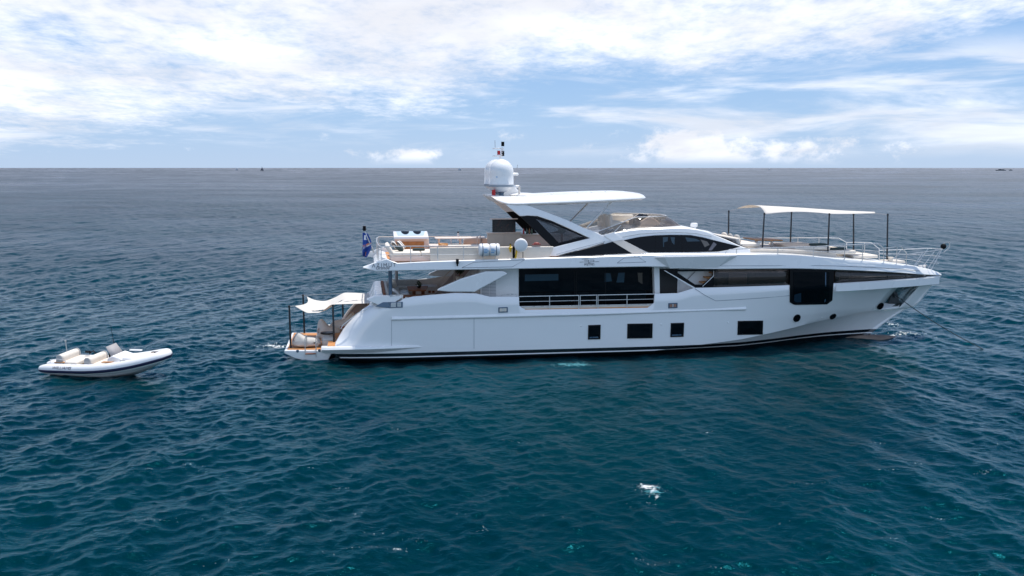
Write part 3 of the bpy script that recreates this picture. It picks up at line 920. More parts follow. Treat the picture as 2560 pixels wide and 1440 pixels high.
for x, y, wd in ((1718, 703.5, 0.42), (1728.5, 691.5, 0.42), (1739.5, 680, 0.30)):
    p = tr(x + 39, y, HV)
    b = MB(); b.box(p + Vector((0, -0.25, 0)), (wd, 0.45, 0.06)); b.box(p + Vector((0.08, -0.25, -0.06)), (wd * 0.5, 0.4, 0.07)); part('stair_step', HONEY, b)
# side decks, cockpit sole and balcony sill
b = MB()
b.box(((9.2 + 19.5) / 2, -3.05, 2.36), (10.3, 0.72, 0.05)); b.box(((9.2 + 19.5) / 2, 3.05, 2.36), (10.3, 0.72, 0.05)); part('side_deck', TEAK, b)
b = MB(); b.box((7.1, 0, 2.42), (4.4, 6.6, 0.06)); part('cockpit_sole', TEAK, b)
b = MB(); b.prism(trs([(1303, 766), (1640, 760.5), (1640, 766), (1633, 768.5), (1312, 773.5)], -3.38), (0, 0.1, 0)); part('balcony_sill', BEIGE, b)
# balcony railing with its gate
b = MB(); vr = -3.46
rail = lambda *p: trs(p, vr)
RB = MB()
for ya, yb, r in ((741.5, 735, 0.022), (754.5, 747.5, 0.014), (766.5, 760, 0.014)):
    RB.tube(rail((1298, ya), (1448, ya + (yb - ya) * 0.44)), r, 6); RB.tube(rail((1450, ya + (yb - ya) * 0.44), (1493, ya + (yb - ya) * 0.57)), r, 6); RB.tube(rail((1494, ya + (yb - ya) * 0.57), (1640, yb)), r, 6)
RO = part('balcony_railing', STEEL, RB)
for x, y0, y1 in ((1374, 740, 772), (1447, 738, 774), (1450.5, 738, 767), (1491.5, 737.5, 767), (1495, 737.5, 773.5), (1567.5, 736.5, 768.5), (1640, 735, 760)):
    MB().tube(rail((x, y0), (x, y1)), 0.020, 6).obj('railing_post', STEEL, RO)

# white angled wing plates and louvred wall aft of the saloon
wing = [(1093, 726.5), (1100, 721), (1152, 697.5), (1214, 678.5), (1258, 678), (1269, 683.5), (1266, 687), (1187, 730), (1120, 729.5)]
b = MB(); b.prism(trs(wing, -3.5), (0, 0.3, 0)); part('side_wing', WHITE, b, bevel=0.04)
b = MB(); b.prism([p + Vector((0, -2 * p.y, 0)) for p in trs(wing, -3.5)], (0, -0.3, 0)); part('side_wing', WHITE, b, bevel=0.04)
house([(1205, 700), (1223, 704), (1223, 742), (1205, 742)], LOUVRE, 'air_louvre', 0.012, 0.012)
house([(1224, 700), (1240, 700), (1240, 742), (1224, 742)], LOUVRE, 'air_louvre', 0.012, 0.012)
seam(trs([(1254, 742), (1255, 736), (1290, 735.5), (1292, 742)], -3.3), 0.018, 'grab_rail', STEEL)
b = MB(); b.box((9.35, 0, 3.5), (0.2, 5.3, 1.6)); part('saloon_aft_bulkhead', BEIGE, b)
b = MB(); b.box((9.23, 0.4, 3.45), (0.05, 3.6, 1.4)); part('saloon_aft_door', GLASS, b)

# fly deck slab (its underside is the cockpit ceiling) and foredeck
b = MB(); rows = []
for u in [4.5, 5, 6, 8, 10, 12, 14, 16, 18, 20, 22, 23]:
    rows.append([(u, -(BD(u) - 0.1), 4.34 if u < 19 else 4.2), (u, -(BD(u) - 0.1), 4.60), (u, BD(u) - 0.1, 4.60), (u, BD(u) - 0.1, 4.34 if u < 19 else 4.2)])
b.grid(rows, closed=True); b.add(rows[0], [(0, 1, 2, 3)]); b.add(rows[-1], [(0, 1, 2, 3)])
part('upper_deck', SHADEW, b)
b = MB(); b.box((9.0, 0, 4.615), (8.6, 6.2, 0.03)); part('upper_deck_teak', TEAK, b)
b = MB(); rows = []
for u in [20 + 0.5 * i for i in range(29)] + [34.3]:
    o = max(0.02, BD(u) - 0.12); z = ZT(u) - 0.03
    rows.append([(u, -o + 2 * o * k / 10, z + 0.05 * (1 - (k / 5 - 1) ** 2)) for k in range(11)])
b.grid(rows); part('foredeck', WHITE, b, fix=False)

# hull windows, portholes, fairleads and small fittings
def hull_window(x0, y0, x1, y1, skew=0.0):
    px = [(x0 + skew, y0 + 1), (x1 + skew, y0), (x1, y1 - 1), (x0, y1)]
    o = flush(px, BLACK, 'hull_window', 0, 0.10, vf=vhull(0.03))
    cx, cy = (x0 + x1) / 2, (y0 + y1) / 2
    b = MB(); b.prism(trs([(cx + (x - cx) * 0.80, cy + (y - cy) * 0.80) for x, y in px], vhull(0.034)), (0, 0.02, 0)); b.obj('pane', GLASS, o)
    if x1 - x0 < 45:
        b = MB(); b.prism(trs([(x0 + 4, y1 - 6.5), (x1 - 6, y1 - 7.5), (x1 - 5, y1 - 4), (x0 + 3.5, y1 - 3.2)], vhull(0.038)), (0, 0.02, 0)); b.obj('sill', DKSTEEL, o)
hull_window(1470, 812, 1501, 849, 0.8); hull_window(1568, 808.5, 1631, 846.5, 0.8); hull_window(1676, 807, 1709, 843, 1.5); hull_window(1844, 801.5, 1907, 837.5, 1)
def porthole(x, y):
    c = tr(x, y, vhull(0.0)); e = 0.2
    a = c + Vector((e, 0, 0)); a.y = vhull()(a.x, a.z); q = c + Vector((0, 0, e)); q.y = vhull()(q.x, q.z)
    tx = (a - c).normalized(); tzv = (q - c).normalized(); n = tx.cross(tzv).normalized()
    if n.y > 0: n = -n
    def ring(r, off): return [c + n * off + (tx * math.cos(t) + tzv * math.sin(t)) * r for t in [2 * math.pi * k / 24 for k in range(24)]]
    b = MB(); b.grid([ring(0.215, -0.06), ring(0.215, 0.035), ring(0.205, 0.04), ring(0.165, 0.032)], closed=True)
    o = part('porthole', BLACK, b)
    b = MB(); b.add(ring(0.166, 0.030), [tuple(range(24))]); b.obj('pane', GLASS, o)
porthole(1992, 795); porthole(2082, 791); porthole(2201, 765)
def fairlead(x0, y0, x1, y1, inner):
    o = flush([(x0, y0 + 1), (x1, y0), (x1, y1 - 1), (x0, y1)], DKSTEEL, 'fairlead', 0, 0.05, vf=vhull(0.03), bevel=0.01)
    b = MB(); b.prism(trs([(x0 + 3, y0 + 3.5), (x1 - 3, y0 + 2.8), (x1 - 3, y1 - 3.5), (x0 + 3, y1 - 2.8)], vhull(0.036)), (0, 0.02, 0)); b.obj('opening', inner, o)
    m = (x0 + x1) / 2
    b = MB(); b.prism(trs([(m - 1.2, y0 + 3.2), (m + 1.2, y0 + 3.2), (m + 1.2, y1 - 3.2), (m - 1.2, y1 - 3.2)], vhull(0.05)), (0, 0.02, 0)); b.obj('roller', STEEL, o)
fairlead(1246, 767.5, 1269.5, 782, BEIGE); fairlead(1671, 757, 1694, 771, mat('bronze_inner', (0.32, 0.17, 0.12), 0.4))
vq = lambda u, z: -(3.47 + 0.0 * u)
o = flush([(938, 766), (957, 755.5), (1007, 754.5), (1007, 769), (975, 770.5)], DKSTEEL, 'quarter_fairlead', 0, 0.06, vf=lambda u, z: vhull(0.03)(max(u, 4.6), z), bevel=0.01)
b = MB(); b.prism(trs([(978, 757), (990, 756.5), (990, 768), (977, 768.5)], -3.50), (0, 0.03, 0)); b.prism(trs([(993, 757), (1003, 756.5), (1003, 767), (993, 767)], -3.50), (0, 0.03, 0)); b.obj('roller', STEEL, o, bevel=0.01)
for x, y in ((1453, 815), (1653, 811), (1820, 806), (2054, 794), (2220, 801)):
    p = tr(x, y, vhull(0.0)); b = MB(); b.blob(p, (0.045, 0.03, 0.045), 10, 6); part('drain_fitting', WHITE, b)
seam(trs([(979, 801), (979, 872)], vhull(0.004)), 0.008); seam(trs([(1185, 795), (1185, 872)], vhull(0.004)), 0.008)
seam(trs([(979, 801), (1185, 795.5)], vhull(0.004)), 0.008)

# bulb at the foot of the stem
b = MB(); b.blob((30.2, 0, -0.20), (2.1, 0.40, 0.33), 16, 12, p=2.3); part('bow_bulb', TANBULB, b)

# stern: fixed platform, transom, stairs and the fold-down bathing platform
b = MB(); b.box((2.75, 0, 0.62), (1.5, 6.3, 0.30)); part('stern_step', WHITE, b, bevel=0.03)
b = MB(); b.box((2.70, 0, 0.785), (1.36, 6.1, 0.03)); part('stern_step_teak', TEAK, b)
b = MB(); b.prism([(3.0, -2.25, 0.75), (4.9, -2.25, 2.75), (6.0, -2.25, 2.75), (6.0, -2.25, 0.75)], (0, 4.5, 0)); part('transom', WHITE, b, bevel=0.06)
for sd in (-1, 1):
    b = MB()
    for i in range(6):
        b.box((3.3 + 0.27 * i, sd * 2.7, 0.8 + 0.33 * i), (0.34, 0.85, 0.05 + 0.0 * i))
    part('transom_stair', TEAK, b)
    b = MB(); b.prism([(2.9, sd * 3.02, 0.8), (4.7, sd * 3.02, 2.8), (5.6, sd * 3.02, 2.8), (5.6, sd * 3.02, 0.8)], (0, -sd * 0.03, 0)); part('stair_cheek', PINKISH, b)
b = MB(); b.tube(trs([(852, 822), (858, 812), (896, 782), (925, 768.5), (930, 768)], -2.9), 0.022, 6); part('stair_rail', STEEL, b)
b = MB()
b.prism([(0.0, -2.25, 0.50), (2.15, -2.62, 0.50), (2.15, -2.62, 0.30), (2.0, -2.5, 0.0), (1.2, -2.4, -0.06), (0.5, -2.3, 0.12), (0.0, -2.25, 0.36)], (0, 5.2, 0))
PLO = part('bathing_platform', WHITE, b, bevel=0.03)
b = MB(); b.add([(0.12, -2.1, 0.512), (2.1, -2.38, 0.512), (2.1, 2.4, 0.512), (0.12, 2.75, 0.512)], [(0, 1, 2, 3)]); b.obj('teak_top', TEAK, PLO, fix=False)
for x, y in ((744, 877.5), (798.5, 876)):
    p = tr(x, y, -2.33 if x < 770 else -2.56); b = MB(); b.lathe([(0.03, -0.04), (0.07, -0.03), (0.07, 0.01), (0.03, 0.015)], p, 14, axis='y'); b.obj('socket', DKSTEEL, PLO)
b = MB()
for x in (763, 790):
    b.tube(trs([(x, 893), (x, 846), (x + 1.5, 838)], -2.5) + [tr(x + 3.5, 838.5, -2.4), tr(x + 4.5, 866, -2.3)], 0.026, 8)
LAD = part('boarding_ladder', STEEL, b)
b = MB(); b.tube(trs([(763, 885), (790, 884)], -2.5), 0.03, 6); b.obj('tread', BROWNWOOD, LAD)
b = MB()
p = tz(845, 857, 0.81); b.tube([p + Vector((-0.12, 0, 0)), p + Vector((-0.08, 0, 0.08)), p + Vector((0.1, 0, 0.08)), p + Vector((0.14, 0, 0))], 0.02, 6)
part('mooring_cleat', STEEL, b)

# cockpit: aft coaming, posts, far-side lining
b = MB(); b.prism([(3.95, -2.8, 2.45), (4.25, -2.8, 3.10), (4.38, -2.8, 3.15), (4.62, -2.8, 3.15), (4.62, -2.8, 2.45)], (0, 5.6, 0))
part('cockpit_coaming', WHITE, b, bevel=0.05)
b = MB(); b.prism([(3.85, -3.30, 2.95), (4.25, -3.30, 3.12), (5.55, -3.36, 3.10), (4.75, -3.36, 2.55)], (0, 0.55, 0)); part('coaming_corner', WHITE, b, bevel=0.02)
b = MB(); b.prism([(4.622, -2.7, 3.165), (4.74, -2.7, 3.165), (4.74, -2.7, 2.45), (4.622, -2.7, 2.45)], (0, 5.4, 0)); part('coaming_lining', BROWNWOOD, b)
for x, v in ((975.5, -2.9), (991, 2.9)):
    p = tr(x, 690, v); b = MB(); b.lathe([(0.085, 2.45), (0.085, 4.36)], (p.x, p.y, 0), 14); part('roof_post', DKSTEEL if v < 0 else GREYRUB, b)
b = MB(); b.prism([(5.0, 3.25, 2.42), (5.0, 3.25, 3.06), (7.0, 3.25, 3.15), (8.0, 3.25, 3.29), (9.2, 3.25, 3.5), (9.2, 3.25, 2.42)], (0, 0.06, 0)); part('cockpit_lining', PINKISH, b)
# stair up to the fly deck
b = MB(); b.prism([(7.2, 1.2, 2.45), (7.9, 1.2, 2.45), (9.6, 1.2, 4.34), (8.9, 1.2, 4.34)], (0, 0.08, 0)); part('fly_stair', MAUVE, b)
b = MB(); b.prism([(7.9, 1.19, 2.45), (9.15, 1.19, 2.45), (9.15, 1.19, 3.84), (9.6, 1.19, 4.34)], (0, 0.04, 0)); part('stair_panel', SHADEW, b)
b = MB(); b.tube([(7.55, 1.15, 3.3), (8.75, 1.15, 4.32)], 0.03, 6); b.tube([(8.3, 1.1, 2.75), (8.3, 1.1, 4.34)], 0.02, 6); part('stair_rail', BEIGE, b)
seam(trs([(976, 742), (976, 738), (1004, 737), (1005, 745)], -3.35), 0.022, 'grab_rail', STEEL)

# ------------------------------------------------------------------ fly deck structure
# beige bulwark behind the rail
for sd in (-1, 1):
    b = MB(); q = [tr(x, y, -3.05) for x, y in ((1075 if sd < 0 else 1190, 619.5), (1200, 617.5), (1260, 617), (1385, 616.5), (1370, 640), (1075 if sd < 0 else 1190, 646))]
    pts = [Vector((p.x, -sd * p.y, 4.58 if i > 3 else p.z)) for i, p in enumerate(q)]
    b.prism(pts, (0, -sd * 0.22, 0)); part('fly_bulwark', BEIGE, b, bevel=0.03)
# aft railings
for sd in (-1, 1):
    vv = -3.3
    f = lambda *p: [Vector((q.x, sd * abs(q.y), q.z)) for q in trs(p, vv)]
    b = MB()
    top = [Vector((4.55, sd * 3.3, 5.41)), Vector((6, sd * 3.3, 5.41)), Vector((8.6, sd * 3.3, 5.38)), Vector((9.4, sd * 3.3, 5.38))]
    b.tube(top, 0.024, 6)
    b.tube([p + Vector((0, 0, -0.38)) for p in top], 0.010, 5)
    o = part('fly_railing', STEEL if sd < 0 else BEIGE, b)
    for u in (4.55, 5.9, 7.15, 8.35): MB().tube([(u, sd * 3.3, ZT(max(5.3, u)) - 0.05), (u, sd * 3.3, 5.41)], 0.022, 6).obj('railing_post', STEEL, o)
b = MB()
ch = [Vector((4.55, -3.3, 5.41)), Vector((4.45, -2.6, 5.41)), Vector((4.40, 0, 5.41)), Vector((4.45, 2.6, 5.41)), Vector((4.55, 3.3, 5.41))]
b.tube(ch, 0.024, 6); b.tube([p + Vector((0, 0, -0.38)) for p in ch], 0.010, 5)
o = part('stern_railing', STEEL, b)
for p in ch[1:4] + [Vector((4.42, -1.3, 5.41)), Vector((4.42, 1.3, 5.41))]: MB().tube([(p.x, p.y, 4.6), p], 0.018, 6).obj('railing_post', STEEL, o)
b = MB(); b.prism([(4.25, -3.15, 4.40), (4.6, -3.15, 4.72), (4.9, -3.15, 4.62), (4.9, -3.15, 4.40)], (0, 6.3, 0)); part('tail_coaming', WHITE, b)

# hardtop support wings, leaning inwards
vw = lambda u, z: -(2.86 - (z - 4.9) * 0.22)
def both(px, m, name, off, th, bevel=0.0, sides=(-1, 1)):
    pts = trs(px, lambda u, z: vw(u, z) - off)
    for sd in sides:
        q = [Vector((p.x, -sd * p.y, p.z)) for p in pts]
        b = MB(); b.prism(q, (0, -sd * th, 0)); part(name, m, b, bevel=bevel)
WINGPX = [(1300, 540.5), (1264, 512), (1313, 511), (1353, 526), (1391, 540), (1424, 553), (1458, 569), (1491, 581), (1509, 590), (1528, 603.5), (1513, 606), (1469, 620), (1420, 632), (1391, 641), (1304, 641.5), (1335, 629.5), (1381, 619), (1474, 595.5),
          (1420, 570), (1380, 552.5), (1344, 540.5), (1318, 539)]
both(WINGPX, WHITE, 'hardtop_wing', 0.0, 0.26, bevel=0.025)
both([(1301.5, 541), (1318, 539.5), (1338, 545.5), (1397, 607), (1381, 618.5)], BLACK, 'wing_window_frame', -0.03, 0.06)
both([(1318.2, 539.3), (1344, 540.7), (1380, 552.8), (1473.5, 595.4), (1457, 591.3), (1380, 559), (1338, 545.5)], BLACK, 'wing_window_frame', -0.03, 0.06)
both([(1381.5, 618.5), (1397, 607.2), (1457, 591.5), (1473, 595.6)], BLACK, 'wing_window_frame', -0.03, 0.06)
both([(1338, 545.5), (1380, 559), (1457, 591.3), (1397, 607)], SMOKE, 'wing_window', -0.05, 0.02, sides=(-1,))
both([(1398, 639.5), (1432, 630), (1469, 621.5), (1531, 604.5), (1580, 633.5), (1500, 637)], GLASS, 'lower_wing_window', 0.03, 0.05)
both([(1531, 603.5), (1558, 600.5), (1615.5, 631.5), (1580.5, 634)], BEIGE, 'wing_pillar', 0.02, 0.2)
both([(1510, 588), (1534, 581), (1558, 599), (1531, 603.5)], WHITE, 'wing_pillar', 0.025, 0.2)

# wheelhouse body
ROOF = trs([(1509, 589), (1547, 580), (1602, 572), (1660, 570), (1701, 569), (1735, 572), (1764, 578), (1787, 587), (1819, 600), (1856, 616), (1880, 624)], lambda u, z: vw(min(u, 20.5), z) + 0.06 * max(0, u - 20.5))
RU = [p.x for p in ROOF]; RZ = [p.z for p in ROOF]
roofz = pchip(RU, RZ)
def wh_half(u, z):
    k = 1.0 if u < 19.5 else max(0.25, 1 - 0.10 * ((u - 19.5) / 2.9) ** 2)
    return (2.86 - (z - 4.9) * 0.22) * k - 0.02
b = MB(); rows = []
for i in range(36):
    u = RU[0] + (RU[-1] - RU[0]) * i / 35
    zr = roofz(u); zb = 4.62
    if zr < zb + 0.05: zr = zb + 0.05
    r = []
    h0, h1 = wh_half(u, zb), wh_half(u, zr)
    r += [(u, -h0, zb), (u, -(h0 * 0.5 + h1 * 0.5), (zb + zr) / 2), (u, -h1, zr - 0.04), (u, -h1 + 0.05, zr)]
    r += [(u, -h1 * k, zr + 0.05 * (1 - k * k)) for k in (0.75, 0.4, 0, -0.4, -0.75)]
    r += [(u, h1 - 0.05, zr), (u, h1, zr - 0.04), (u, (h0 * 0.5 + h1 * 0.5), (zb + zr) / 2), (u, h0, zb)]
    rows.append(r)
b.grid(rows)
for r in (rows[0], rows[-1]): b.add(r, [tuple(range(len(r)))])
part('wheelhouse', WHITE, b, angle=30)
vwh = lambda off: (lambda u, z: -(wh_half(u, z) + off))
up = [(1559, 600.5), (1580, 596), (1600, 592), (1637, 588.2), (1678, 587), (1725, 587.5), (1756, 593), (1803, 605), (1851, 616.5)]
lo = [(1826, 623.5), (1795, 629), (1725, 630.5), (1620, 631.5)]
pu = trs(up + lo, vwh(0.02))
for sd in (-1, 1):
    # the pane as a strip that follows the curved side
    b = MB(); rows = []
    uu = [p.x for p in pu[:len(up)]]; zu = [p.z for p in pu[:len(up)]]
    ul = [pu[0].x] + [p.x for p in pu[len(up):]][::-1] + [pu[len(up) - 1].x]; zl = [pu[0].z] + [p.z for p in pu[len(up):]][::-1] + [pu[len(up) - 1].z]
    for i in range(40):
        u = uu[0] + (uu[-1] - uu[0]) * i / 39
        a, c = float(np.interp(u, uu, zu)), float(np.interp(u, ul, zl))
        c = min(c, a - 0.005)
        rows.append([(u, sd * (wh_half(u, a + (c - a) * t) + 0.02), a + (c - a) * t) for t in (0, 0.33, 0.66, 1)])
    b.grid(rows); WG = part('wheelhouse_window', GLASS, b, solid=0.0)
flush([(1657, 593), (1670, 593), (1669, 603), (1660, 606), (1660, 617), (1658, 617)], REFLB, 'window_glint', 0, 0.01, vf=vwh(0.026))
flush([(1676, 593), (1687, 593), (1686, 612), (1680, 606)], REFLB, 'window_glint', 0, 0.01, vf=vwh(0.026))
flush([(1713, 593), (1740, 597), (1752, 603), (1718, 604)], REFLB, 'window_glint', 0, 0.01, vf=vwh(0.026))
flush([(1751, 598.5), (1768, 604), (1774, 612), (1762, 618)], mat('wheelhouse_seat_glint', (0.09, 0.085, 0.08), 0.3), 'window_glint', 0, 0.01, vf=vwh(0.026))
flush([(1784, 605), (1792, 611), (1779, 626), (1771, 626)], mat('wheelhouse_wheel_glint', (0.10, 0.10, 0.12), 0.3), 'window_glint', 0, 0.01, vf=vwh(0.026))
for x in (1638, 1705): flush([(x, 588), (x + 1, 588), (x + 1, 631), (x, 631)], BLACK, 'window_mullion', 0, 0.01, vf=vwh(0.024))
seam(trs([(1391, 636), (1440, 622), (1513, 603.5)], lambda u, z: vw(u, z) - 0.004), 0.010)
seam(trs([(1555, 593), (1600, 585), (1650, 581.5), (1700, 581), (1740, 584), (1779, 591)], vwh(0.004)), 0.010)
# windscreen slope with wipers, roof fairing and horn
b = MB(); rows = []
for i in range(9):
    u = 21.0 + 1.55 * i / 8
    z = roofz(u) + 0.075
    h = wh_half(u, z) - 0.1
    rows.append([(u, -h + 2 * h * k / 8, z - 0.05 * (k / 4 - 1) ** 2) for k in range(9)])
b.grid(rows); part('windscreen', GLASS, b, solid=0.02, fix=False)
for v in (-1.2, 0.2, 1.5):
    b = MB(); b.tube([(20.9, v, roofz(20.9) + 0.12), (22.1, v - 0.3, roofz(22.1) + 0.14)], 0.022, 5); part('wiper', BLACK, b)
p = tr(1735, 571, 0.3)
b = MB(); b.lathe([(0.1, 0), (0.1, 0.1), (0.16, 0.12), (0.19, 0.17), (0.19, 0.28), (0.14, 0.34)], (p.x, p.y, p.z - 0.05), 16); part('searchlight', WHITE, b)
b = MB(); b.prism([(p.x - 0.7, -1.5, p.z - 0.12), (p.x - 0.5, -1.5, p.z + 0.05), (p.x + 0.1, -1.5, p.z - 0.02), (p.x + 0.9, -1.5, p.z - 0.33)], (0, 3.0, 0)); part('roof_fairing', WHITE, b, bevel=0.04)

# flybridge floor, seats, console and smoked windscreen
FZ = 5.75
b = MB(); b.box((17.4, 0, FZ - 0.25), (3.2, 4.3, 0.4)); part('flybridge_floor', BEIGE, b)
b = MB(); rows = []
base = []
rim = []
for k in range(25):
    a = math.pi * (k / 24 - 0.5)
    c, s_ = math.cos(a), math.sin(a)
    ub = 17.0 + 3.0 * max(0, c) ** 0.8; vb = 2.25 * math.copysign(abs(s_) ** 0.75, s_)
    ur = 16.9 + 2.0 * max(0, c) ** 0.8; vr_ = 2.1 * math.copysign(abs(s_) ** 0.75, s_)
    base.append((ub, vb, 5.92)); rim.append((ur, vr_, 6.62 - 0.0 * c))
base = [(15.0, -2.45, 5.75), (16.0, -2.4, 5.88)] + base + [(16.0, 2.4, 5.88), (15.0, 2.45, 5.75)]
rim = [(15.0, -2.35, 5.95), (16.0, -2.25, 6.30)] + rim + [(16.0, 2.25, 6.30), (15.0, 2.35, 5.95)]
b.grid([base, rim]); part('fly_windscreen', PERSPEX, b, solid=0.015, fix=False)
b = MB(); b.tube(rim, 0.022, 6); part('windscreen_rim', STEEL, b)
b = MB(); b.grid([[(u, v * 1.02, z - 0.10) for u, v, z in base], [(u, v * 1.0, z + 0.02) for u, v, z in base], [(u - 0.0, v * 0.95, z + 0.02) for u, v, z in base]]); part('fly_coaming', WHITE, b, fix=False)
b = MB()
for p0, p1 in (((1511, 587), (1533, 571)), ((1533, 583), (1552, 563))): b.tube([tr(*p0, -2.42), tr(*p1, -2.3)], 0.02, 6)
part('windscreen_stay', STEEL, b)
def seat(name, u, v, m):
    b = MB(); b.box((u, v, FZ + 0.30), (0.6, 0.62, 0.5)); b.box((u - 0.28, v, FZ + 0.62), (0.18, 0.6, 0.62), ry=-0.12); b.box((u, v, FZ + 0.56), (0.55, 0.56, 0.10))
    return part(name, m, b, bevel=0.05)
for v in (-0.9, 0.1): seat('helm_seat', 16.2, v, BEIGE)
b = MB(); b.box((16.9, 1.4, FZ + 0.25), (1.9, 1.0, 0.45)); b.box((16.9, 1.85, FZ + 0.55), (1.9, 0.2, 0.5)); part('fly_sofa', CREAM, b, bevel=0.05)
b = MB(); b.prism([(17.2, -1.5, FZ), (17.35, -1.5, FZ + 0.62), (17.8, -1.5, FZ + 0.88), (18.2, -1.5, FZ + 0.65), (18.8, -1.5, FZ)], (0, 2.2, 0)); HC = part('helm_console', PINKISH, b, bevel=0.04)
b = MB(); b.prism([(17.40, -1.3, FZ + 0.655), (17.78, -1.3, FZ + 0.875), (17.72, -1.3, FZ + 0.93), (17.34, -1.3, FZ + 0.71)], (0, 0.6, 0)); b.prism([(17.40, -0.5, FZ + 0.655), (17.78, -0.5, FZ + 0.875), (17.72, -0.5, FZ + 0.93), (17.34, -0.5, FZ + 0.71)], (0, 0.6, 0)); b.obj('screen', BLACK, HC)
b = MB(); b.lathe([(0.21, -0.015), (0.21, 0.015), (0.18, 0.015), (0.18, -0.015)], (17.2, -0.8, FZ + 0.6), 20, axis='x'); b.obj('wheel', STEEL, HC)

# ------------------------------------------------------------------ hardtop, domes and mast
b = MB()
def ht_half(u):
    return float(np.interp(u, [9.85, 10.3, 11, 15, 16.5, 17.3, 17.65, 17.8], [1.9, 2.32, 2.42, 2.38, 2.15, 1.75, 1.2, 0.5]))
htt = pchip([9.85, 10.4, 11.0, 11.6, 13, 15.2, 16.4, 17.3, 17.8], [7.66, 7.62, 7.58, 7.62, 7.70, 7.78, 7.80, 7.72, 7.56])
htb = pchip([9.85, 10.2, 10.6, 13.0, 15.5, 17.3, 17.8], [7.62, 7.34, 7.21, 7.24, 7.34, 7.44, 7.50])
rows = []
for u in [9.85, 9.95, 10.1, 10.3, 10.6, 11, 11.3, 11.6, 12, 12.5, 13, 13.5, 14, 14.5, 15, 15.5, 16, 16.4, 16.8, 17.1, 17.3, 17.5, 17.65, 17.75, 17.8]:
    h = ht_half(u); t, bo = htt(u), htb(u)
    e = (t - bo)
    r = [(u, -h * k, bo) for k in (-0.9, -0.45, 0, 0.45, 0.9)][::-1]
    r = [(u, v, z) for u, v, z in r][::-1]
    side = [(0.93, 0.0), (0.995, 0.16), (1.0, 0.26), (0.985, 0.40), (0.93, 0.66), (0.85, 0.84)]
    ring = [(u, -h * a, bo + e * q) for a, q in side]
    ring += [(u, -h * k, t + 0.05 * (1 - k * k)) for k in (0.7, 0.35, 0, -0.35, -0.7)]
    ring += [(u, h * a, bo + e * q) for a, q in side[::-1]]
    rows.append(ring)
b.grid(rows, closed=True)
for r in (rows[0], rows[-1]): b.add(r, [tuple(range(len(r)))])
HT = part('hardtop', WHITE, b, angle=40)
for u in (12.9, 14.2, 14.9, 15.6):
    b = MB(); b.blob((u, -1.3, htt(u) + 0.045), (0.07, 0.07, 0.02), 10, 6); b.obj('roof_fitting', SHADEW, HT)
b = MB(); b.blob((11.7, 0.2, 7.66), (0.75, 1.6, 0.10), 18, 8); b.obj('roof_hump', WHITE, HT)
for (x0, y0, x1, y1), v in (((1472, 506, 1425, 553), 1.9), ((1530, 503, 1468, 569), -1.9)):
    b = MB(); b.tube([tr(x0, y0, v), tr(x1, y1, v)], 0.045, 8); part('hardtop_strut', STEEL, b)

def dome(u, v):
    b = MB(); r = 0.60; z0 = 8.18
    prof = [(0.60, z0), (0.612, z0 + 0.02)]
    prof += [(0.605, z0 + 0.03), (0.60, z0 + 0.45)] + [(0.60 * math.cos(t), z0 + 0.62 + 0.62 * math.sin(t)) for t in [math.pi / 2 * k / 9 for k in range(9)]] + [(0.02, z0 + 1.245)]
    b.lathe(prof, (u, v, 0), 36); o = part('satellite_dome', WHITE, b, angle=50)
    b = MB(); b.lathe([(0.59, z0 - 0.11), (0.615, z0 - 0.10), (0.615, z0), (0.59, z0 + 0.005)], (u, v, 0), 36); b.obj('dome_band', mat('dome_band_grey', (0.28, 0.32, 0.37), 0.5), o)
    b = MB(); b.lathe([(0.16, z0 - 0.36), (0.30, z0 - 0.33), (0.56, z0 - 0.12), (0.57, z0 - 0.10)], (u, v, 0), 28); b.obj('dome_base', SHADEW, o)
    b = MB(); b.lathe([(0.13, 7.60), (0.13, z0 - 0.40), (0.18, z0 - 0.36)], (u, v, 0), 16); b.obj('dome_stem', DKSTEEL, o)
    for k in range(3):
        a = 2 * math.pi * k / 3 + 0.6; b = MB()
        b.tube([(u + 0.5 * math.cos(a), v + 0.5 * math.sin(a), z0 - 0.12), (u + 0.14 * math.cos(a), v + 0.14 * math.sin(a), z0 - 0.40)], 0.02, 5); b.obj('dome_strut', GREYRUB, o)
    b = MB(); b.prism([(u - 0.32, v - 0.53, z0 + 0.36), (u - 0.26, v - 0.56, z0 + 0.36), (u - 0.26, v - 0.56, z0 + 0.40), (u - 0.32, v - 0.53, z0 + 0.40)], (0, 0.03, 0)); b.obj('dome_mark', BLUEPRINT, o)
pd = tr(1253, 450, -0.85)
dome(pd.x, -0.85); dome(pd.x - 0.02, 0.85)
# mast fin with radars and lights
b = MB(); b.prism([(10.55, -0.16, 7.58), (11.75, -0.16, 7.62), (11.35, -0.16, 7.95), (11.1, -0.16, 8.35), (10.8, -0.16, 8.45), (10.6, -0.16, 8.0)], (0, 0.32, 0)); MF = part('mast_fin', WHITE, b, bevel=0.06)
b = MB(); b.lathe([(0.09, 8.3), (0.06, 9.3), (0.05, 9.62)], (10.55, 0, 0), 12); b.obj('mast_pole', WHITE, MF)
for z, u1 in ((8.69, 11.45), (8.08, 11.50)):
    b = MB(); b.box(((10.7 + u1) / 2, 0, z), (u1 - 10.7, 0.16, 0.13)); b.obj('radar_scanner', WHITE, MF, bevel=0.05)
    b = MB(); b.box((10.9, 0, z - 0.13), (0.3, 0.3, 0.14)); b.obj('radar_base', WHITE, MF, bevel=0.04)
def lamp(u, v, z, m, r=0.075, h=0.17):
    b = MB(); b.lathe([(r * 1.1, 0), (r * 1.1, 0.03), (r, 0.035), (r, h - 0.035), (r * 1.1, h - 0.03), (r * 1.1, h)], (u, v, z), 14)
    return b.obj('navigation_light', m, MF)
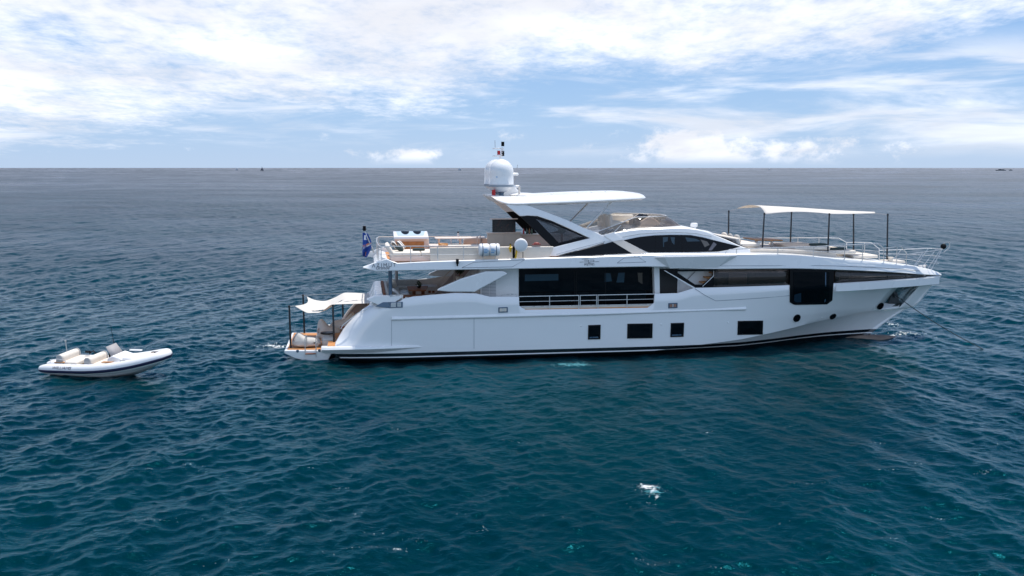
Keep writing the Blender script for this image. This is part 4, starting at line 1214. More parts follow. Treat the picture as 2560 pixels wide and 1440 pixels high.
b = MB(); b.box((10.40, 0, 9.58), (0.5, 0.1, 0.05)); b.box((10.40, 0, 9.95), (0.5, 0.1, 0.05)); b.tube([(10.62, 0, 9.6), (10.66, 0, 10.0)], 0.07, 8); b.obj('light_bracket', WHITE, MF, bevel=0.015)
for uu_, zz_, mm_ in ((10.46, 9.64, RED), (10.46, 9.72, RED), (10.66, 9.58, BLACK), (10.66, 9.70, BLACK), (10.66, 10.06, BLACK), (10.66, 10.16, BLACK)): lamp(uu_, 0, zz_, mm_, h=0.12)
b = MB(); b.tube([(10.28, 0, 9.97), (10.27, 0, 10.35)], 0.012, 5); b.tube([(11.2, 0.3, 7.65), (11.45, 0.3, 9.15)], 0.012, 5); b.obj('whip_antenna', GREYRUB, MF)
b = MB(); b.lathe([(0.05, 7.6), (0.05, 8.12)], (11.35, -0.9, 0), 10); b.obj('gps_post', BEIGE, MF)
lamp(10.05, -1.15, 7.66, RED, 0.09, 0.14); lamp(10.05, -1.15, 7.80, RED, 0.09, 0.14)
p = tr(1143, 655, vband); b = MB(); b.box(p + Vector((0, -0.08, 0.04)), (0.13, 0.14, 0.22)); b.box(p + Vector((0, -0.05, -0.12)), (0.07, 0.08, 0.12)); part('floodlight', BLACK, b, bevel=0.02)

# ------------------------------------------------------------------ foredeck
b = MB()
def fdeck(u): return ZT(u)
b.prism([(21.5, -2.35, 4.6), (21.5, -2.35, 5.06), (23.0, -2.3, 5.02), (26.2, -2.0, 4.86), (27.6, -1.7, 4.72), (27.6, -1.7, 4.4)], (0, 4.2, 0)); part('foredeck_trunk', BEIGE, b, bevel=0.04)
b = MB(); b.box((22.9, 0.2, 5.14), (1.2, 3.8, 0.2)); b.box((22.35, 0.2, 5.3), (0.22, 3.8, 0.42), ry=-0.25); part('foredeck_sofa', CREAM, b, bevel=0.06)
b = MB(); b.box((26.3, 0, 4.93), (1.9, 3.4, 0.16)); b.box((28.0, 0, 4.70), (1.5, 3.0, 0.2)); b.box((29.5, 0, 4.42), (1.4, 2.2, 0.16)); part('foredeck_sunpad', CREAM, b, bevel=0.05)
b = MB(); b.blob((30.1, -0.2, 4.36), (0.33, 0.33, 0.05), 14, 6); part('deck_hatch', HONEY, b)
b = MB(); b.box((31.6, 0, 4.06), (1.0, 0.9, 0.12)); b.lathe([(0.13, 4.05), (0.13, 4.28), (0.18, 4.32)], (31.3, -0.35, 0), 14); part('windlass', BEIGE, b, bevel=0.02)
b = MB(); b.lathe([(0.10, 3.55), (0.06, 3.75), (0.11, 3.86)], (33.0, -0.42, 0), 12); b.lathe([(0.10, 3.55), (0.06, 3.75), (0.11, 3.86)], (33.35, -0.25, 0), 12); part('bollard', STEEL, b)
# side rails and the bow pulpit
def brail(u): return BD(u) - 0.10
for sd in (-1, 1):
    P = lambda u, z: Vector((u, sd * brail(u), z))
    b = MB()
    pts = [P(21.0, ZT(21) - 0.03), P(21.08, 4.98), P(21.25, 5.08)] + [P(u, 5.1 + 0.01 * (u - 21)) for u in (22, 23, 24, 25, 26, 27, 28, 29)] + [P(29.6, 5.17), P(30.0, 4.93), P(30.02, ZT(30.0))]
    b.tube(pts, 0.024, 6)
    pts = [P(30.0, 4.93)] + [P(u, 4.95) for u in (30.5, 31.2)] + [P(31.6, 4.62), P(31.62, ZT(31.6))]
    b.tube(pts, 0.022, 6)
    m1 = [P(u, (ZT(u) + 5.1) / 2 + 0.03) for u in (23.8, 25, 26, 27, 28, 29, 30)]
    b.tube(m1, 0.010, 5); b.tube([P(u, (ZT(u) + 4.95) / 2) for u in (30.0, 30.8, 31.6)], 0.010, 5)
    tip = [P(31.6, 4.52), P(32.4, 4.58)] + [Vector((u, sd * v, z)) for u, v, z in ((33.2, 0.85, 4.63), (34.0, 0.55, 4.68), (34.3, 0.25, 4.70), (34.35, 0, 4.70))]
    b.tube(tip, 0.023, 6)
    for k in (0.33, 0.66):
        b.tube([Vector((p.x - 0.25 * k * (i > 2), p.y, p.z - k * (p.z - ZT(min(34, p.x)) ))) for i, p in enumerate(tip)], 0.016, 5)
    o = part('bow_railing', STEEL, b)
    for a, c in [(P(u, ZT(u) - 0.02), P(u, 5.1 + 0.01 * (u - 21))) for u in (21.6, 23.75, 25.7, 27.5, 28.6)] + [(P(30.9, ZT(30.9)), P(30.9, 4.95)),
            (P(32.2, ZT(32.2)), tip[1] + Vector((0.3, 0, 0.01))), ((33.3, sd * 0.62, ZT(33.3)), tip[3]), ((33.6, sd * 0.45, ZT(33.6)), tip[4])]:
        MB().tube([a, c], 0.020, 6).obj('railing_post', STEEL, o)

# ------------------------------------------------------------------ loose things aboard, each a thing of its own
class Kit:
    """collects the parts of one thing, drawn in yacht axes around its base point"""
    def __init__(s, name, label, cat, base, group=None):
        s.base = Vector(base); s.o = thing(name, label, cat, base, group=group)
    def part(s, name, m, b, parent=None, **kw):
        return b.obj(name, m, parent or s.o, origin=s.base, **kw)

# bow awning on six black poles
k = Kit('sun_awning', 'white sail awning stretched over the foredeck on six black poles', 'awning', (26.8, 0, 4.9))
ptops = []
for (xt, yt, xb, yb, v) in ((1822, 526, 1821.5, 590, 2.2), (1911, 532, 1905.5, 624, -1.9), (1979, 529, 1976, 606, 2.0), (2073.5, 533, 2069.5, 630, -1.9), (2134, 533, 2134, 631, 1.0), (2219.5, 534, 2217.5, 648, -0.3)):
    a, c = tr(xt, yt, v), tr(xb, yb, v)
    c.z = min(c.z, 4.95 if v > 0 else c.z) - 0.02
    b = MB(); b.tube([c, a * 0.5 + c * 0.5, a], [0.045, 0.042, 0.036], 8); b.lathe([(0.05, 0), (0.05, 0.07)], a - Vector((0, 0, 0.1)), 8)
    k.part('pole', BLKPOLE, b); ptops.append(a)
rows = []
N = 26
for i in range(N + 1):
    s = i / N
    row = []
    for j in range(17):
        t = -1 + 2 * j / 16
        ua = 23.62 + 0.25 * (1 - t * t)              # hollow aft edge
        un = 26.95 if abs(t) < 2 else 0
        half = 1.95 - 0.25 * math.sin(math.pi * min(1, s / 0.55)) if s < 0.55 else 1.95 * (1 - ((s - 0.55) / 0.45) ** 1.1)
        half = max(half, 0.02)
        cen = 0.05 - 0.35 * max(0, s - 0.5) * 2
        u = ua + (30.35 - ua) * s
        z = 6.70 - 0.02 * s + 0.36 * (1 - t * t) * (1 - s) ** 1.1 + 0.07 * (t > 0) * t + 0.15 * (t > 0) * t * (1 - s) * 0.3
        z += 0.10 * math.sin(math.pi * min(1, s / 0.52)) * abs(t) ** 2 - 0.10 * max(0, s - 0.5)
        row.append((u, cen + half * t, z))
    rows.append(row)
b = MB(); b.grid(rows); k.part('sail_cloth', CANVAS, b, solid=0.006, fix=False, angle=80)
for a, c in ((ptops[0], rows[0][16]), (ptops[1], rows[0][0]), (ptops[5], rows[N][8]), (ptops[2], rows[13][16]), (ptops[3], rows[14][0])): k.part('tension_line', GREYRUB, MB().tube([a - Vector((0, 0, 0.06)), c], 0.008, 4))

# stern awning on four black poles
k = Kit('sun_awning', 'white sagging sail awning over the bathing platform on four black poles', 'awning', (1.3, 0.2, 0.5))
pt2 = []
for (xt, yt, v, zb) in ((723, 763.5, -1.75, 0.5), (832, 761.5, -2.0, 0.79), (757.5, 736, 2.6, 0.5), (856, 733.5, 2.6, 0.79)):
    a = tr(xt, yt, v); c = Vector((a.x + 0.02, v, zb))
    b = MB(); b.tube([c, a * 0.5 + c * 0.5, a], [0.05, 0.047, 0.04], 8); b.lathe([(0.055, 0), (0.055, 0.06)], a - Vector((0, 0, 0.08)), 8)
    k.part('pole', BLKPOLE, b); pt2.append(a)
rows = []
N, Mx = 40, 24
nz = pchip([0, .07, .15, .25, .33, .41, .6, 1], [2.50, 2.28, 2.12, 2.12, 2.30, 2.53, 2.55, 2.58])          # near edge
fz = pchip([0, .10, .22, .36, .50, .75, 1], [2.44, 2.28, 2.22, 2.38, 2.60, 2.56, 2.52])          # far edge
for i in range(N + 1):
    s = i / N; row = []
    for j in range(Mx + 1):
        t = j / Mx
        vn = -1.55 + 0.20 * math.sin(math.pi * min(1, s / 0.41)) - 0.25 * max(0, s - 0.41)
        vf = 2.40 - 0.25 * math.sin(math.pi * min(1, s / 0.5)) - 0.2 * max(0, s - 0.5)
        u0 = 0.48 + 0.28 * math.sin(math.pi * t) + 0.35 * t
        u1 = 4.75 + 0.25 * (1 - abs(2 * t - 1))
        u = u0 + (u1 - u0) * s
        v = vn + (vf - vn) * t
        z = nz(s) + (fz(s) - nz(s)) * t - 0.10 * math.sin(math.pi * t) * (1 - s) + 0.14 * math.sin(math.pi * t) * max(0, s - 0.4)
        row.append((u, v, z))
    rows.append(row)
n = Mx + 1
fs = []
for i in range(N):
    for j in range(Mx):
        s, t = (i + 0.5) / N, (j + 0.5) / Mx
        hole = abs(t - (0.20 + 1.0 * (s - 0.14))) < 0.10 * math.sqrt(max(0, 1 - ((s - 0.28) / 0.16) ** 2)) if 0.12 < s < 0.44 else False
        if not hole: fs.append((i * n + j, i * n + j + 1, (i + 1) * n + j + 1, (i + 1) * n + j))
b = MB(); b.add([p for r in rows for p in r], fs); k.part('sail_cloth', CANVAS, b, solid=0.006, fix=False, angle=80)
for a, c in ((pt2[0], rows[0][0]), (pt2[2], rows[0][Mx]), (pt2[1], rows[16][0]), (pt2[3], rows[20][Mx]), (pt2[2], pt2[3])): k.part('tension_line', GREYRUB, MB().tube([a - Vector((0, 0, 0.05)), c], 0.008, 4))

# bean bags, pouf and tray table on the bathing platform
def wrinkle(q, seed, a=0.02, f=5):
    return q * (1 + a * mnoise.noise(Vector((q.x * f + seed, q.y * f, q.z * f))) * 2)
def beanbag(label, base, rz, L=1.3, W=0.85, H=0.85, seed=0.0, group=None):
    o = thing('bean_bag', label, 'bean bag', base, rz=rz, group=group)
    def fn(q):
        x = q.x / (L / 2)                                # -1 back, +1 front
        if q.z > 0:
            back = max(0.0, min(1.0, (0.1 - x) / 0.75))
            back = back * back * (3 - 2 * back)
            q.z *= 0.66 + 0.62 * back * (H / 0.72) ** 0.5
            k_ = min(1.0, q.z / (H * 0.9))
            q.y *= 1 - 0.38 * k_ * back
            q.x = q.x * (1 - 0.25 * k_ * back) - 0.10 * k_ * back
        else:
            q.z *= 0.38
        return wrinkle(q, seed, 0.03, 4)
    b = MB(); b.blob((0, 0, 0.19), (L / 2, W / 2, H * 0.55), 28, 18, fn, p=2.6)
    b.obj('cushion_body', LGREYFAB, o, angle=80)
    b = MB(); pts = []
    for i in range(15):
        a = math.pi * i / 14
        pts.append(fn(Vector((L / 2 * math.cos(a) * 0.9, -W / 2 * 0.93, H * 0.02 + 0.12 * math.sin(a)))) + Vector((0, 0, 0.19)))
    b.tube(pts, 0.010, 5); b.obj('piping', GREYFAB, o)
    b = MB(); b.box((0.42, -W / 2 - 0.0, 0.26), (0.13, 0.02, 0.05)); b.obj('label_patch', BLACK, o)
    b = MB(); b.tube([(-0.52, -0.28, 0.30), (-0.58, -0.32, 0.42), (-0.50, -0.30, 0.56)], 0.016, 6); b.obj('handle', BROWNWOOD, o)
    return o
beanbag('low pale grey bean bag at the outer edge of the bathing platform', (0.98, -1.45, 0.51), 0.0, L=1.35, W=0.95, H=0.80, seed=1.0)
beanbag('tall pale grey bean bag with a pointed back behind the round tray table', (1.95, 1.0, 0.51), R(8), L=1.2, W=1.05, H=1.12, seed=4.0)
beanbag('pale grey bean bag half hidden behind the stern quarter of the yacht', (2.75, 1.35, 0.80), R(178), L=1.5, W=0.95, H=1.05, seed=8.0)
o = thing('pouf', 'small square pale grey pouf beside the boarding ladder', 'pouf', (2.03, -1.35, 0.51))
b = MB(); b.blob((0, 0, 0.20), (0.32, 0.32, 0.21), 24, 14, lambda q: wrinkle(q, 3.0, 0.015, 6), p=4.5); b.obj('cushion_body', LGREYFAB, o, angle=80)
b = MB(); b.tube([(0.32 * math.copysign(abs(math.cos(a)) ** .5, math.cos(a)), 0.32 * math.copysign(abs(math.sin(a)) ** .5, math.sin(a)), 0.31) for a in [2 * math.pi * i / 32 for i in range(33)]], 0.008, 4); b.obj('piping', GREYFAB, o)
o = thing('tray_table', 'round fabric side table with a honey coloured wooden tray top, behind the pouf', 'side table', (1.95, -0.55, 0.51))
b = MB(); b.lathe([(0.28, 0), (0.31, 0.05), (0.30, 0.4), (0.28, 0.48)], (0, 0, 0), 24); b.obj('table_body', LGREYFAB, o, angle=60)
b = MB(); b.lathe([(0.33, 0.48), (0.33, 0.50), (0.01, 0.50)], (0, 0, 0), 28); b.obj('tray', HONEY, o)
b = MB(); b.lathe([(0.325, 0.47), (0.345, 0.47), (0.345, 0.53), (0.325, 0.53)], (0, 0, 0), 28); b.obj('tray_rim', BLACK, o)
o = thing('side_table', 'small brown side table half hidden behind the stern quarter', 'side table', (2.75, -0.2, 0.80))
b = MB(); b.box((0, 0, 0.42), (0.4, 0.4, 0.05)); b.obj('table_top', BROWNWOOD, o, bevel=0.01)
for x in (-.16, .16):
    for y in (-.16, .16):
        b = MB(); b.tube([(x, y, 0), (x, y, 0.4)], 0.02, 6); b.obj('leg', BROWNWOOD, o)

# cockpit: sofa, cushions, dining table, cabinet, plant
k = Kit('corner_sofa', 'grey upholstered corner sofa in the aft cockpit under the upper deck', 'sofa', (5.6, 0.5, 2.45))
b = MB(); b.box((5.12, 0.0, 2.60), (0.72, 5.2, 0.30)); b.box((6.0, 2.6, 2.60), (1.4, 0.76, 0.30)); k.part('sofa_base', BEIGE, b, bevel=0.04)
b = MB(); b.box((5.20, 0.0, 2.81), (0.62, 5.1, 0.14)); b.box((6.1, 2.52, 2.81), (1.3, 0.64, 0.14)); k.part('seat_cushion', LGREYFAB, b, bevel=0.05)
b = MB(); b.box((4.86, 0.0, 3.00), (0.18, 5.1, 0.36), ry=-0.2); k.part('back_cushion', LGREYFAB, b, bevel=0.05)
b = MB(); b.box((5.75, 2.92, 2.98), (1.6, 0.18, 0.40)); k.part('back_cushion', GREYFAB, b, bevel=0.05)
def cushion(label, base, rz, ry, m, s=0.44, cat='cushion', group=None):
    o = thing('cushion', label, cat, base, rz=rz, group=group)
    b = MB(); b.blob((0, 0, 0), (s / 2, s / 2, 0.09), 18, 10, None, p=3.2)
    M = Matrix.Rotation(ry, 3, 'Y'); b.v = [tuple(M @ Vector(p) + Vector((0, 0, s * 0.45))) for p in b.v]
    b.obj('cover', m, o, angle=80)
    return o
cushion('pale cushion leaning on the aft end of the grey cockpit sofa', (5.08, 1.2, 2.88), 0.0, R(70), LGREYFAB, 0.45)
cushion('pinkish cushion in the middle of the grey cockpit sofa', (5.2, 2.0, 2.88), R(40), R(65), CREAM, 0.5)
cushion('white cushion lying on the near seat of the grey cockpit sofa', (5.2, -1.4, 2.88), R(20), R(40), FLAGWHITE, 0.45)
k = Kit('dining_table', 'dark wooden dining table on the cockpit deck in front of the grey sofa', 'table', (6.4, 0.2, 2.45))
b = MB(); b.prism([(5.9, -0.75, 3.00), (6.75, -0.85, 3.00), (6.95, 0.95, 3.00), (5.9, 0.95, 3.00)], (0, 0, 0.06)); k.part('table_top', BROWNWOOD, b, bevel=0.015)
for u in (6.2, 6.65):
    b = MB(); b.tube([(u, 0.1, 2.45), (u, 0.1, 3.0)], 0.09, 10); k.part('leg', BROWNWOOD, b)
o = thing('flower_bowl', 'small bowl of green leaves on the dark dining table', 'bowl', (6.45, 0.2, 3.06))
b = MB(); b.lathe([(0.06, 0), (0.14, 0.09), (0.13, 0.09)], (0, 0, 0), 16); b.obj('bowl', BLACK, o)
b = MB()
for i in range(60):
    d = Vector(rng.normal(size=3)).normalized() * (0.15 * rng.random() ** .4); c = d + Vector((0, 0, 0.17)); s_ = Vector(rng.normal(size=3)).normalized() * .05; t_ = Vector(rng.normal(size=3)).normalized() * .05
    b.add([c - s_, c + t_, c + s_, c - t_], [(0, 1, 2, 3)])
b.obj('leaves', LEAF, o, fix=False)
k = Kit('bench_seat', 'dark wooden low bench at the near side of the dining table', 'bench', (6.2, -1.5, 2.45))
b = MB(); b.box((6.2, -1.5, 2.88), (1.4, 0.42, 0.07)); k.part('seat', BROWNWOOD, b, bevel=0.015)
for u in (5.65, 6.75):
    b = MB(); b.box((u, -1.5, 2.64), (0.08, 0.36, 0.40)); k.part('leg', BROWNWOOD, b)
k = Kit('cockpit_cabinet', 'low warm white cabinet with two dark sockets along the far side of the cockpit', 'cabinet', (7.1, 2.2, 2.45))
b = MB(); b.box((7.0, 2.5, 2.67), (1.1, 1.0, 0.44)); k.part('cabinet_body', PINKISH, b, bevel=0.03)
for u in (7.1, 7.3):
    b = MB(); b.box((u, 1.99, 2.62), (0.13, 0.02, 0.12)); k.part('socket', BROWNWOOD, b)
o = thing('potted_tree', 'small dark bushy potted tree beside the stairs to the upper deck', 'potted plant', tuple(tr(1148, 706, 0.2)))
b = MB(); b.lathe([(0.14, 0), (0.19, 0.3), (0.17, 0.3)], (0, 0, 0), 16); b.obj('pot', BEIGE, o)
b = MB(); b.tube([(0, 0, 0.25), (0.02, 0, 0.55)], 0.02, 6); b.obj('trunk', BROWNWOOD, o)
b = MB()
for i in range(260):
    d = Vector(rng.normal(size=3)).normalized() * (0.26 * rng.random() ** .35); c = d + Vector((0.02, 0, 0.68)); s_ = Vector(rng.normal(size=3)).normalized() * .06; t_ = Vector(rng.normal(size=3)).normalized() * .045
    b.add([c - s_, c + t_, c + s_, c - t_], [(0, 1, 2, 3)])
b.obj('crown', LEAF, o, fix=False)

# flag at the stern of the fly deck
pb, pt = tr(935, 629, 0.0), tr(911, 577, 0.0)
k = Kit('ensign_flag', 'blue flag with orange and white rays hanging from a raked staff at the stern', 'flag', tuple(pb))
b = MB(); b.tube([pb - Vector((0, 0, 0.05)), pt], [0.035, 0.028], 8); k.part('staff', STEEL, b)
b = MB(); b.lathe([(0.07, 0), (0.07, 0.05), (0.10, 0.06), (0.10, 0.11), (0.07, 0.12), (0.085, 0.2), (0.06, 0.24)], pt, 12); k.part('stern_light', BLACK, b)
rows = []
FW, FH = 14, 22
for i in range(FH + 1):
    t = i / FH; row = []
    hp = pt + (pb - pt) * (0.10 + 0.62 * min(1, t * 1.35))
    for j in range(FW + 1):
        s = j / FW
        wd = 0.10 + 0.36 * math.sin(math.pi * min(1, 0.12 + t * 0.80)) ** 0.8
        ph = 9 * s + 5 * t
        top = pt + (pb - pt) * 0.08
        z = top.z - 1.18 * t - 0.05 * s
        u = top.x + 0.04 * math.sin(4 * t) + (hp.x - top.x) * 0.55 * (1 - t) * 1.2 + wd * (s - 0.55) * 0.92
        row.append(Vector((u, 0.09 * math.sin(ph) * (0.3 + t), z)))
    rows.append(row)
CL = MB(); CL.grid(rows); fc = k.part('cloth', FLAGBLUE, CL, solid=0.004, fix=False, angle=80)
def fpt(s, t):
    i = min(FH - 1e-6, max(0, t * FH)); j = min(FW - 1e-6, max(0, s * FW)); i0, j0 = int(i), int(j); a, c = i - i0, j - j0
    return rows[i0][j0].lerp(rows[i0][j0 + 1], c).lerp(rows[i0 + 1][j0].lerp(rows[i0 + 1][j0 + 1], c), a)
def fray(poly_a, poly_b, m, name):
    for off in (-0.008, 0.012):
        b = MB(); g = []
        for q in range(13):
            s = q / 12
            g.append([fpt(*[(poly_a[d] + (poly_a[d + 2] - poly_a[d]) * s) for d in (0, 1)]) + Vector((0, off, 0)), fpt(*[(poly_b[d] + (poly_b[d + 2] - poly_b[d]) * s) for d in (0, 1)]) + Vector((0, off, 0))])
        b.grid(g); k.part(name, m, b, parent=fc, fix=False)
fray((0.02, 0.62, 0.98, 0.42), (0.02, 0.70, 0.98, 0.47), FLAGWHITE, 'white_ray')
fray((0.02, 0.52, 0.98, 0.38), (0.02, 0.62, 0.98, 0.42), FLAGORANGE, 'orange_ray')
fray((0.45, 0.80, 0.75, 0.72), (0.55, 0.97, 0.85, 0.90), FLAGORANGE, 'orange_ray')
fray((0.25, 0.10, 0.60, 0.10), (0.15, 0.30, 0.60, 0.28), FLAGWHITE, 'star')

# aft sun lounge on the fly deck with cushions
FD = 4.63
k = Kit('sun_lounge', 'wide cream sun lounge with a raised back at the stern rail of the upper deck', 'sun lounge', (6.1, -1.9, FD))
b = MB(); b.box((6.05, -1.9, FD + 0.16), (2.1, 1.9, 0.26)); k.part('lounge_base', PINKISH, b, bevel=0.03)
b = MB(); b.box((5.7, -1.9, FD + 0.37), (1.4, 1.9, 0.17)); b.box((6.8, -1.9, FD + 0.37), (0.76, 1.9, 0.17)); k.part('mattress', CREAM, b, bevel=0.05)
b = MB(); b.box((4.98, -1.9, FD + 0.52), (0.2, 1.9, 0.62), ry=-0.55); k.part('backrest', CREAM, b, bevel=0.06)
cushion('black and white striped cushion nearest the stern on the cream sun lounge', (5.22, -1.2, FD + 0.46), R(10), R(60), STRIPE, 0.48)
cushion('second black and white striped cushion, in front of the other on the sun lounge', (5.55, -0.95, FD + 0.44), R(-15), R(50), STRIPE, 0.5)
cushion('small dark green cushion lying against the striped cushions', (5.42, -2.1, FD + 0.40), R(20), R(35), DKFAB, 0.4)
o = thing('rolled_towel', 'dark green rolled towel lying flat on the cream sun lounge', 'towel', (6.35, -1.9, FD + 0.455))
b = MB(); b.blob((0, 0, 0.06), (0.30, 0.16, 0.065), 18, 8, None, p=4); b.obj('towel', DKFAB, o)
# bar unit with sloping white lid and honey wood front
k = Kit('bar_unit', 'honey wood cabinet with a sloping white lid and two dark half round openings', 'bar cabinet', (6.1, 0.8, FD))
b = MB(); b.box((6.15, 0.9, FD + 0.42), (1.7, 0.7, 0.84)); k.part('cabinet_body', PINKISH, b, bevel=0.02)
b = MB(); b.box((6.05, 0.54, FD + 0.42), (1.4, 0.03, 0.6)); k.part('front_panel', HONEY, b)
b = MB(); b.prism([(5.25, 0.30, FD + 0.84), (5.25, 0.32, FD + 0.97), (5.25, 1.45, FD + 1.18), (5.25, 1.45, FD + 0.84)], (1.72, 0, 0)); lid = k.part('lid', WHITE, b, bevel=0.02)
sl = lambda y: FD + 0.97 + (y - 0.32) * 0.21 / 1.13 + 0.006
b = MB(); b.add([(5.45, 0.55, sl(0.55)), (6.75, 0.55, sl(0.55)), (6.85, 1.4, sl(1.4)), (5.40, 1.4, sl(1.4))], [(0, 1, 2, 3)]); k.part('lid_panel', mat('pale_blue_panel', (0.50, 0.62, 0.70), 0.2), b, parent=lid, fix=False)
for u in (5.85, 6.45):
    b = MB(); b.add([(u + 0.2 * math.cos(a), 1.38 - 0.62 * abs(math.sin(a)), sl(1.38 - 0.62 * abs(math.sin(a))) + 0.006) for a in [math.pi * i / 14 for i in range(15)]], [tuple(range(15))]); k.part('opening', BLACK, b, parent=lid, fix=False)
o = thing('bucket_chair', 'curved honey wood chair shell in front of the sun lounge', 'chair', (7.45, -1.4, FD))
b = MB()
rows = [[(0.34 * math.cos(a), 0.34 * math.sin(a), z) for a in [math.pi * (-0.6 + 1.2 * i / 14) for i in range(15)]] for z in (0.22, 0.75)]
b.grid(rows); b.obj('backrest', HONEY, o, solid=0.04, fix=False)
b = MB(); b.lathe([(0.33, 0.30), (0.33, 0.40), (0.02, 0.42)], (0, 0, 0), 20); b.obj('seat', CREAM, o)
b = MB(); b.lathe([(0.25, 0), (0.25, 0.03), (0.05, 0.05), (0.05, 0.3)], (0, 0, 0), 16); b.obj('pedestal', HONEY, o)
k = Kit('lounge_table', 'small cream side table with a wooden edge between the bar unit and the rail', 'side table', (7.3, 0.2, FD))
b = MB(); b.box((7.35, 0.2, FD + 0.52), (0.75, 0.9, 0.10)); k.part('table_top', PINKISH, b, bevel=0.02)
b = MB(); b.box((7.35, 0.2, FD + 0.24), (0.5, 0.5, 0.47)); k.part('table_base', HONEY, b, bevel=0.02)
k = Kit('dining_table', 'long pale table on thin legs along the far rail of the upper deck', 'table', (8.6, 2.0, FD))
b = MB(); b.box((8.7, 1.9, FD + 0.78), (2.6, 0.9, 0.05)); k.part('table_top', PINKISH, b, bevel=0.01)
for u in (7.6, 8.7, 9.8):
    b = MB(); b.box((u, 1.9, FD + 0.38), (0.08, 0.5, 0.76)); k.part('leg', PINKISH, b)
k = Kit('bench_seat', 'low cream bench standing under the long pale table', 'bench', (8.4, 1.0, FD))
b = MB(); b.box((8.6, 1.1, FD + 0.42), (2.4, 0.45, 0.1)); k.part('seat', CREAM, b, bevel=0.03)
for u in (7.7, 9.5):
    b = MB(); b.box((u, 1.1, FD + 0.2), (0.1, 0.4, 0.38)); k.part('leg', BEIGE, b)
def chair(label, base, rz):
    o = thing('slatted_chair', label, 'chair', base, rz=rz, group='white slatted chairs beside the cabinet')
    b = MB(); b.box((0, 0, 0.45), (0.48, 0.48, 0.06)); b.obj('seat', CREAM, o, bevel=0.02)
    b = MB()
    for i in range(5): b.box((-0.22, -0.2 + 0.1 * i, 0.68), (0.025, 0.05, 0.42))
    b.box((-0.22, 0, 0.90), (0.04, 0.5, 0.05)); b.obj('backrest', PINKISH, o)
    for x in (-.2, .2):
        for y in (-.2, .2):
            b = MB(); b.tube([(x, y, 0), (x, y, 0.44)], 0.02, 6); b.obj('leg', PINKISH, o)
chair('white slatted chair left of the TV cabinet, nearer the near side', (9.25, 0.9, FD), R(170))
chair('white slatted chair left of the TV cabinet, farther from the near rail', (9.5, 1.7, FD), R(170))
o = thing('wall_lamp_post', 'short white post lamp with a dark top at the far rail', 'lamp', (8.72, 3.2, FD + 0.55))
b = MB(); b.lathe([(0.05, 0), (0.05, 0.4)], (0, 0, 0), 10); b.obj('post', WHITE, o)
b = MB(); b.blob((0, 0, 0.43), (0.06, 0.06, 0.05), 10, 6); b.obj('lamp_head', BLACK, o)
# television and its cabinet
c0, c1 = tr(1219, 584, 0.0), tr(1302, 613, 0.0)
k = Kit('television_cabinet', 'grey beige two door cabinet carrying the television', 'cabinet', (c0.x / 2 + c1.x / 2, 0, FD))
cu = (c0.x + c1.x) / 2; cw = c1.x - c0.x
b = MB(); b.box((cu, 0.28, (c0.z + FD) / 2), (cw - 0.06, 0.5, c0.z - FD)); k.part('cabinet_body', mat('taupe_lacquer', (0.46, 0.44, 0.39), 0.45, var=0.03), b)
b = MB(); b.box((cu, 0.27, c0.z + 0.02), (cw + 0.04, 0.58, 0.05)); k.part('worktop', BEIGE, b, bevel=0.01)
for sx in (-1, 1):
    b = MB(); b.box((cu + sx * cw / 4, 0.02, (c0.z + FD) / 2), (cw / 2 - 0.05, 0.03, c0.z - FD - 0.1)); k.part('door', mat('taupe_lacquer', (0.46, 0.44, 0.39)), b)
t0, t1 = tr(1231, 549, 0.25), tr(1289, 583, 0.25)
k = Kit('television', 'black television screen with a pale top strip standing on the beige cabinet', 'television', ((t0.x + t1.x) / 2, 0.25, t1.z))
b = MB(); b.box(((t0.x + t1.x) / 2, 0.28, (t0.z + t1.z) / 2), (t1.x - t0.x, 0.06, t0.z - t1.z)); k.part('housing', BLACK, b, bevel=0.008)
def tvmat():
    m = mat('television_screen', (0.012, 0.012, 0.016), 0.25); nt = m.node_tree; b = nt.nodes['Principled BSDF']
    tc = nd(nt, 'ShaderNodeTexCoord'); n = noise(nt, tc.outputs['Object'], 3.0, 5, 0.6)
    nt.links.new(mixcol(nt, maprange(nt, n, 0.5, 0.7), (0.010, 0.012, 0.016), (0.06, 0.025, 0.02)), b.inputs['Base Color']); return m
b = MB(); b.box(((t0.x + t1.x) / 2, 0.245, (t0.z + t1.z) / 2), (t1.x - t0.x - 0.06, 0.01, t0.z - t1.z - 0.06)); k.part('screen', tvmat(), b)
b = MB(); b.box(((t0.x + t1.x) / 2, 0.30, t0.z + 0.03), (t1.x - t0.x + 0.22, 0.14, 0.04)); k.part('top_strip', PINKISH, b)
# bar counter with bottles behind the wing window
k = Kit('bar_counter', 'pale bar counter behind the near hardtop support', 'bar', (12.4, -0.6, FD))
b = MB(); b.box((13.0, 0.9, FD + 0.48), (2.6, 0.7, 0.96)); k.part('counter_front', PINKISH, b, bevel=0.02)
b = MB(); b.box((13.0, 0.88, FD + 0.99), (2.75, 0.85, 0.05)); k.part('counter_top', BEIGE, b, bevel=0.01)
for i, (du, m_) in enumerate(((0, RED), (0.16, mat('green_bottle', (0.02, 0.07, 0.03), 0.15)), (0.3, mat('amber_bottle', (0.25, 0.10, 0.02), 0.15)), (0.42, mat('green_bottle', (0, 0, 0))))):
    o = thing('bottle', ['red bottle at the aft end of the bar counter', 'green bottle next to the red one on the bar counter', 'amber bottle between two green bottles on the bar counter', 'green bottle at the end of the bottle row, beside the amber one'][i], 'bottle', (11.85 + du, 0.85, FD + 1.015))
    b = MB(); b.lathe([(0.045, 0), (0.045, 0.17), (0.016, 0.24), (0.016, 0.31)], (0, 0, 0), 10); b.obj('bottle_body', m_, o)
    b = MB(); b.lathe([(0.019, 0.29), (0.019, 0.325)], (0, 0, 0), 8); b.obj('cap', BLACK, o)
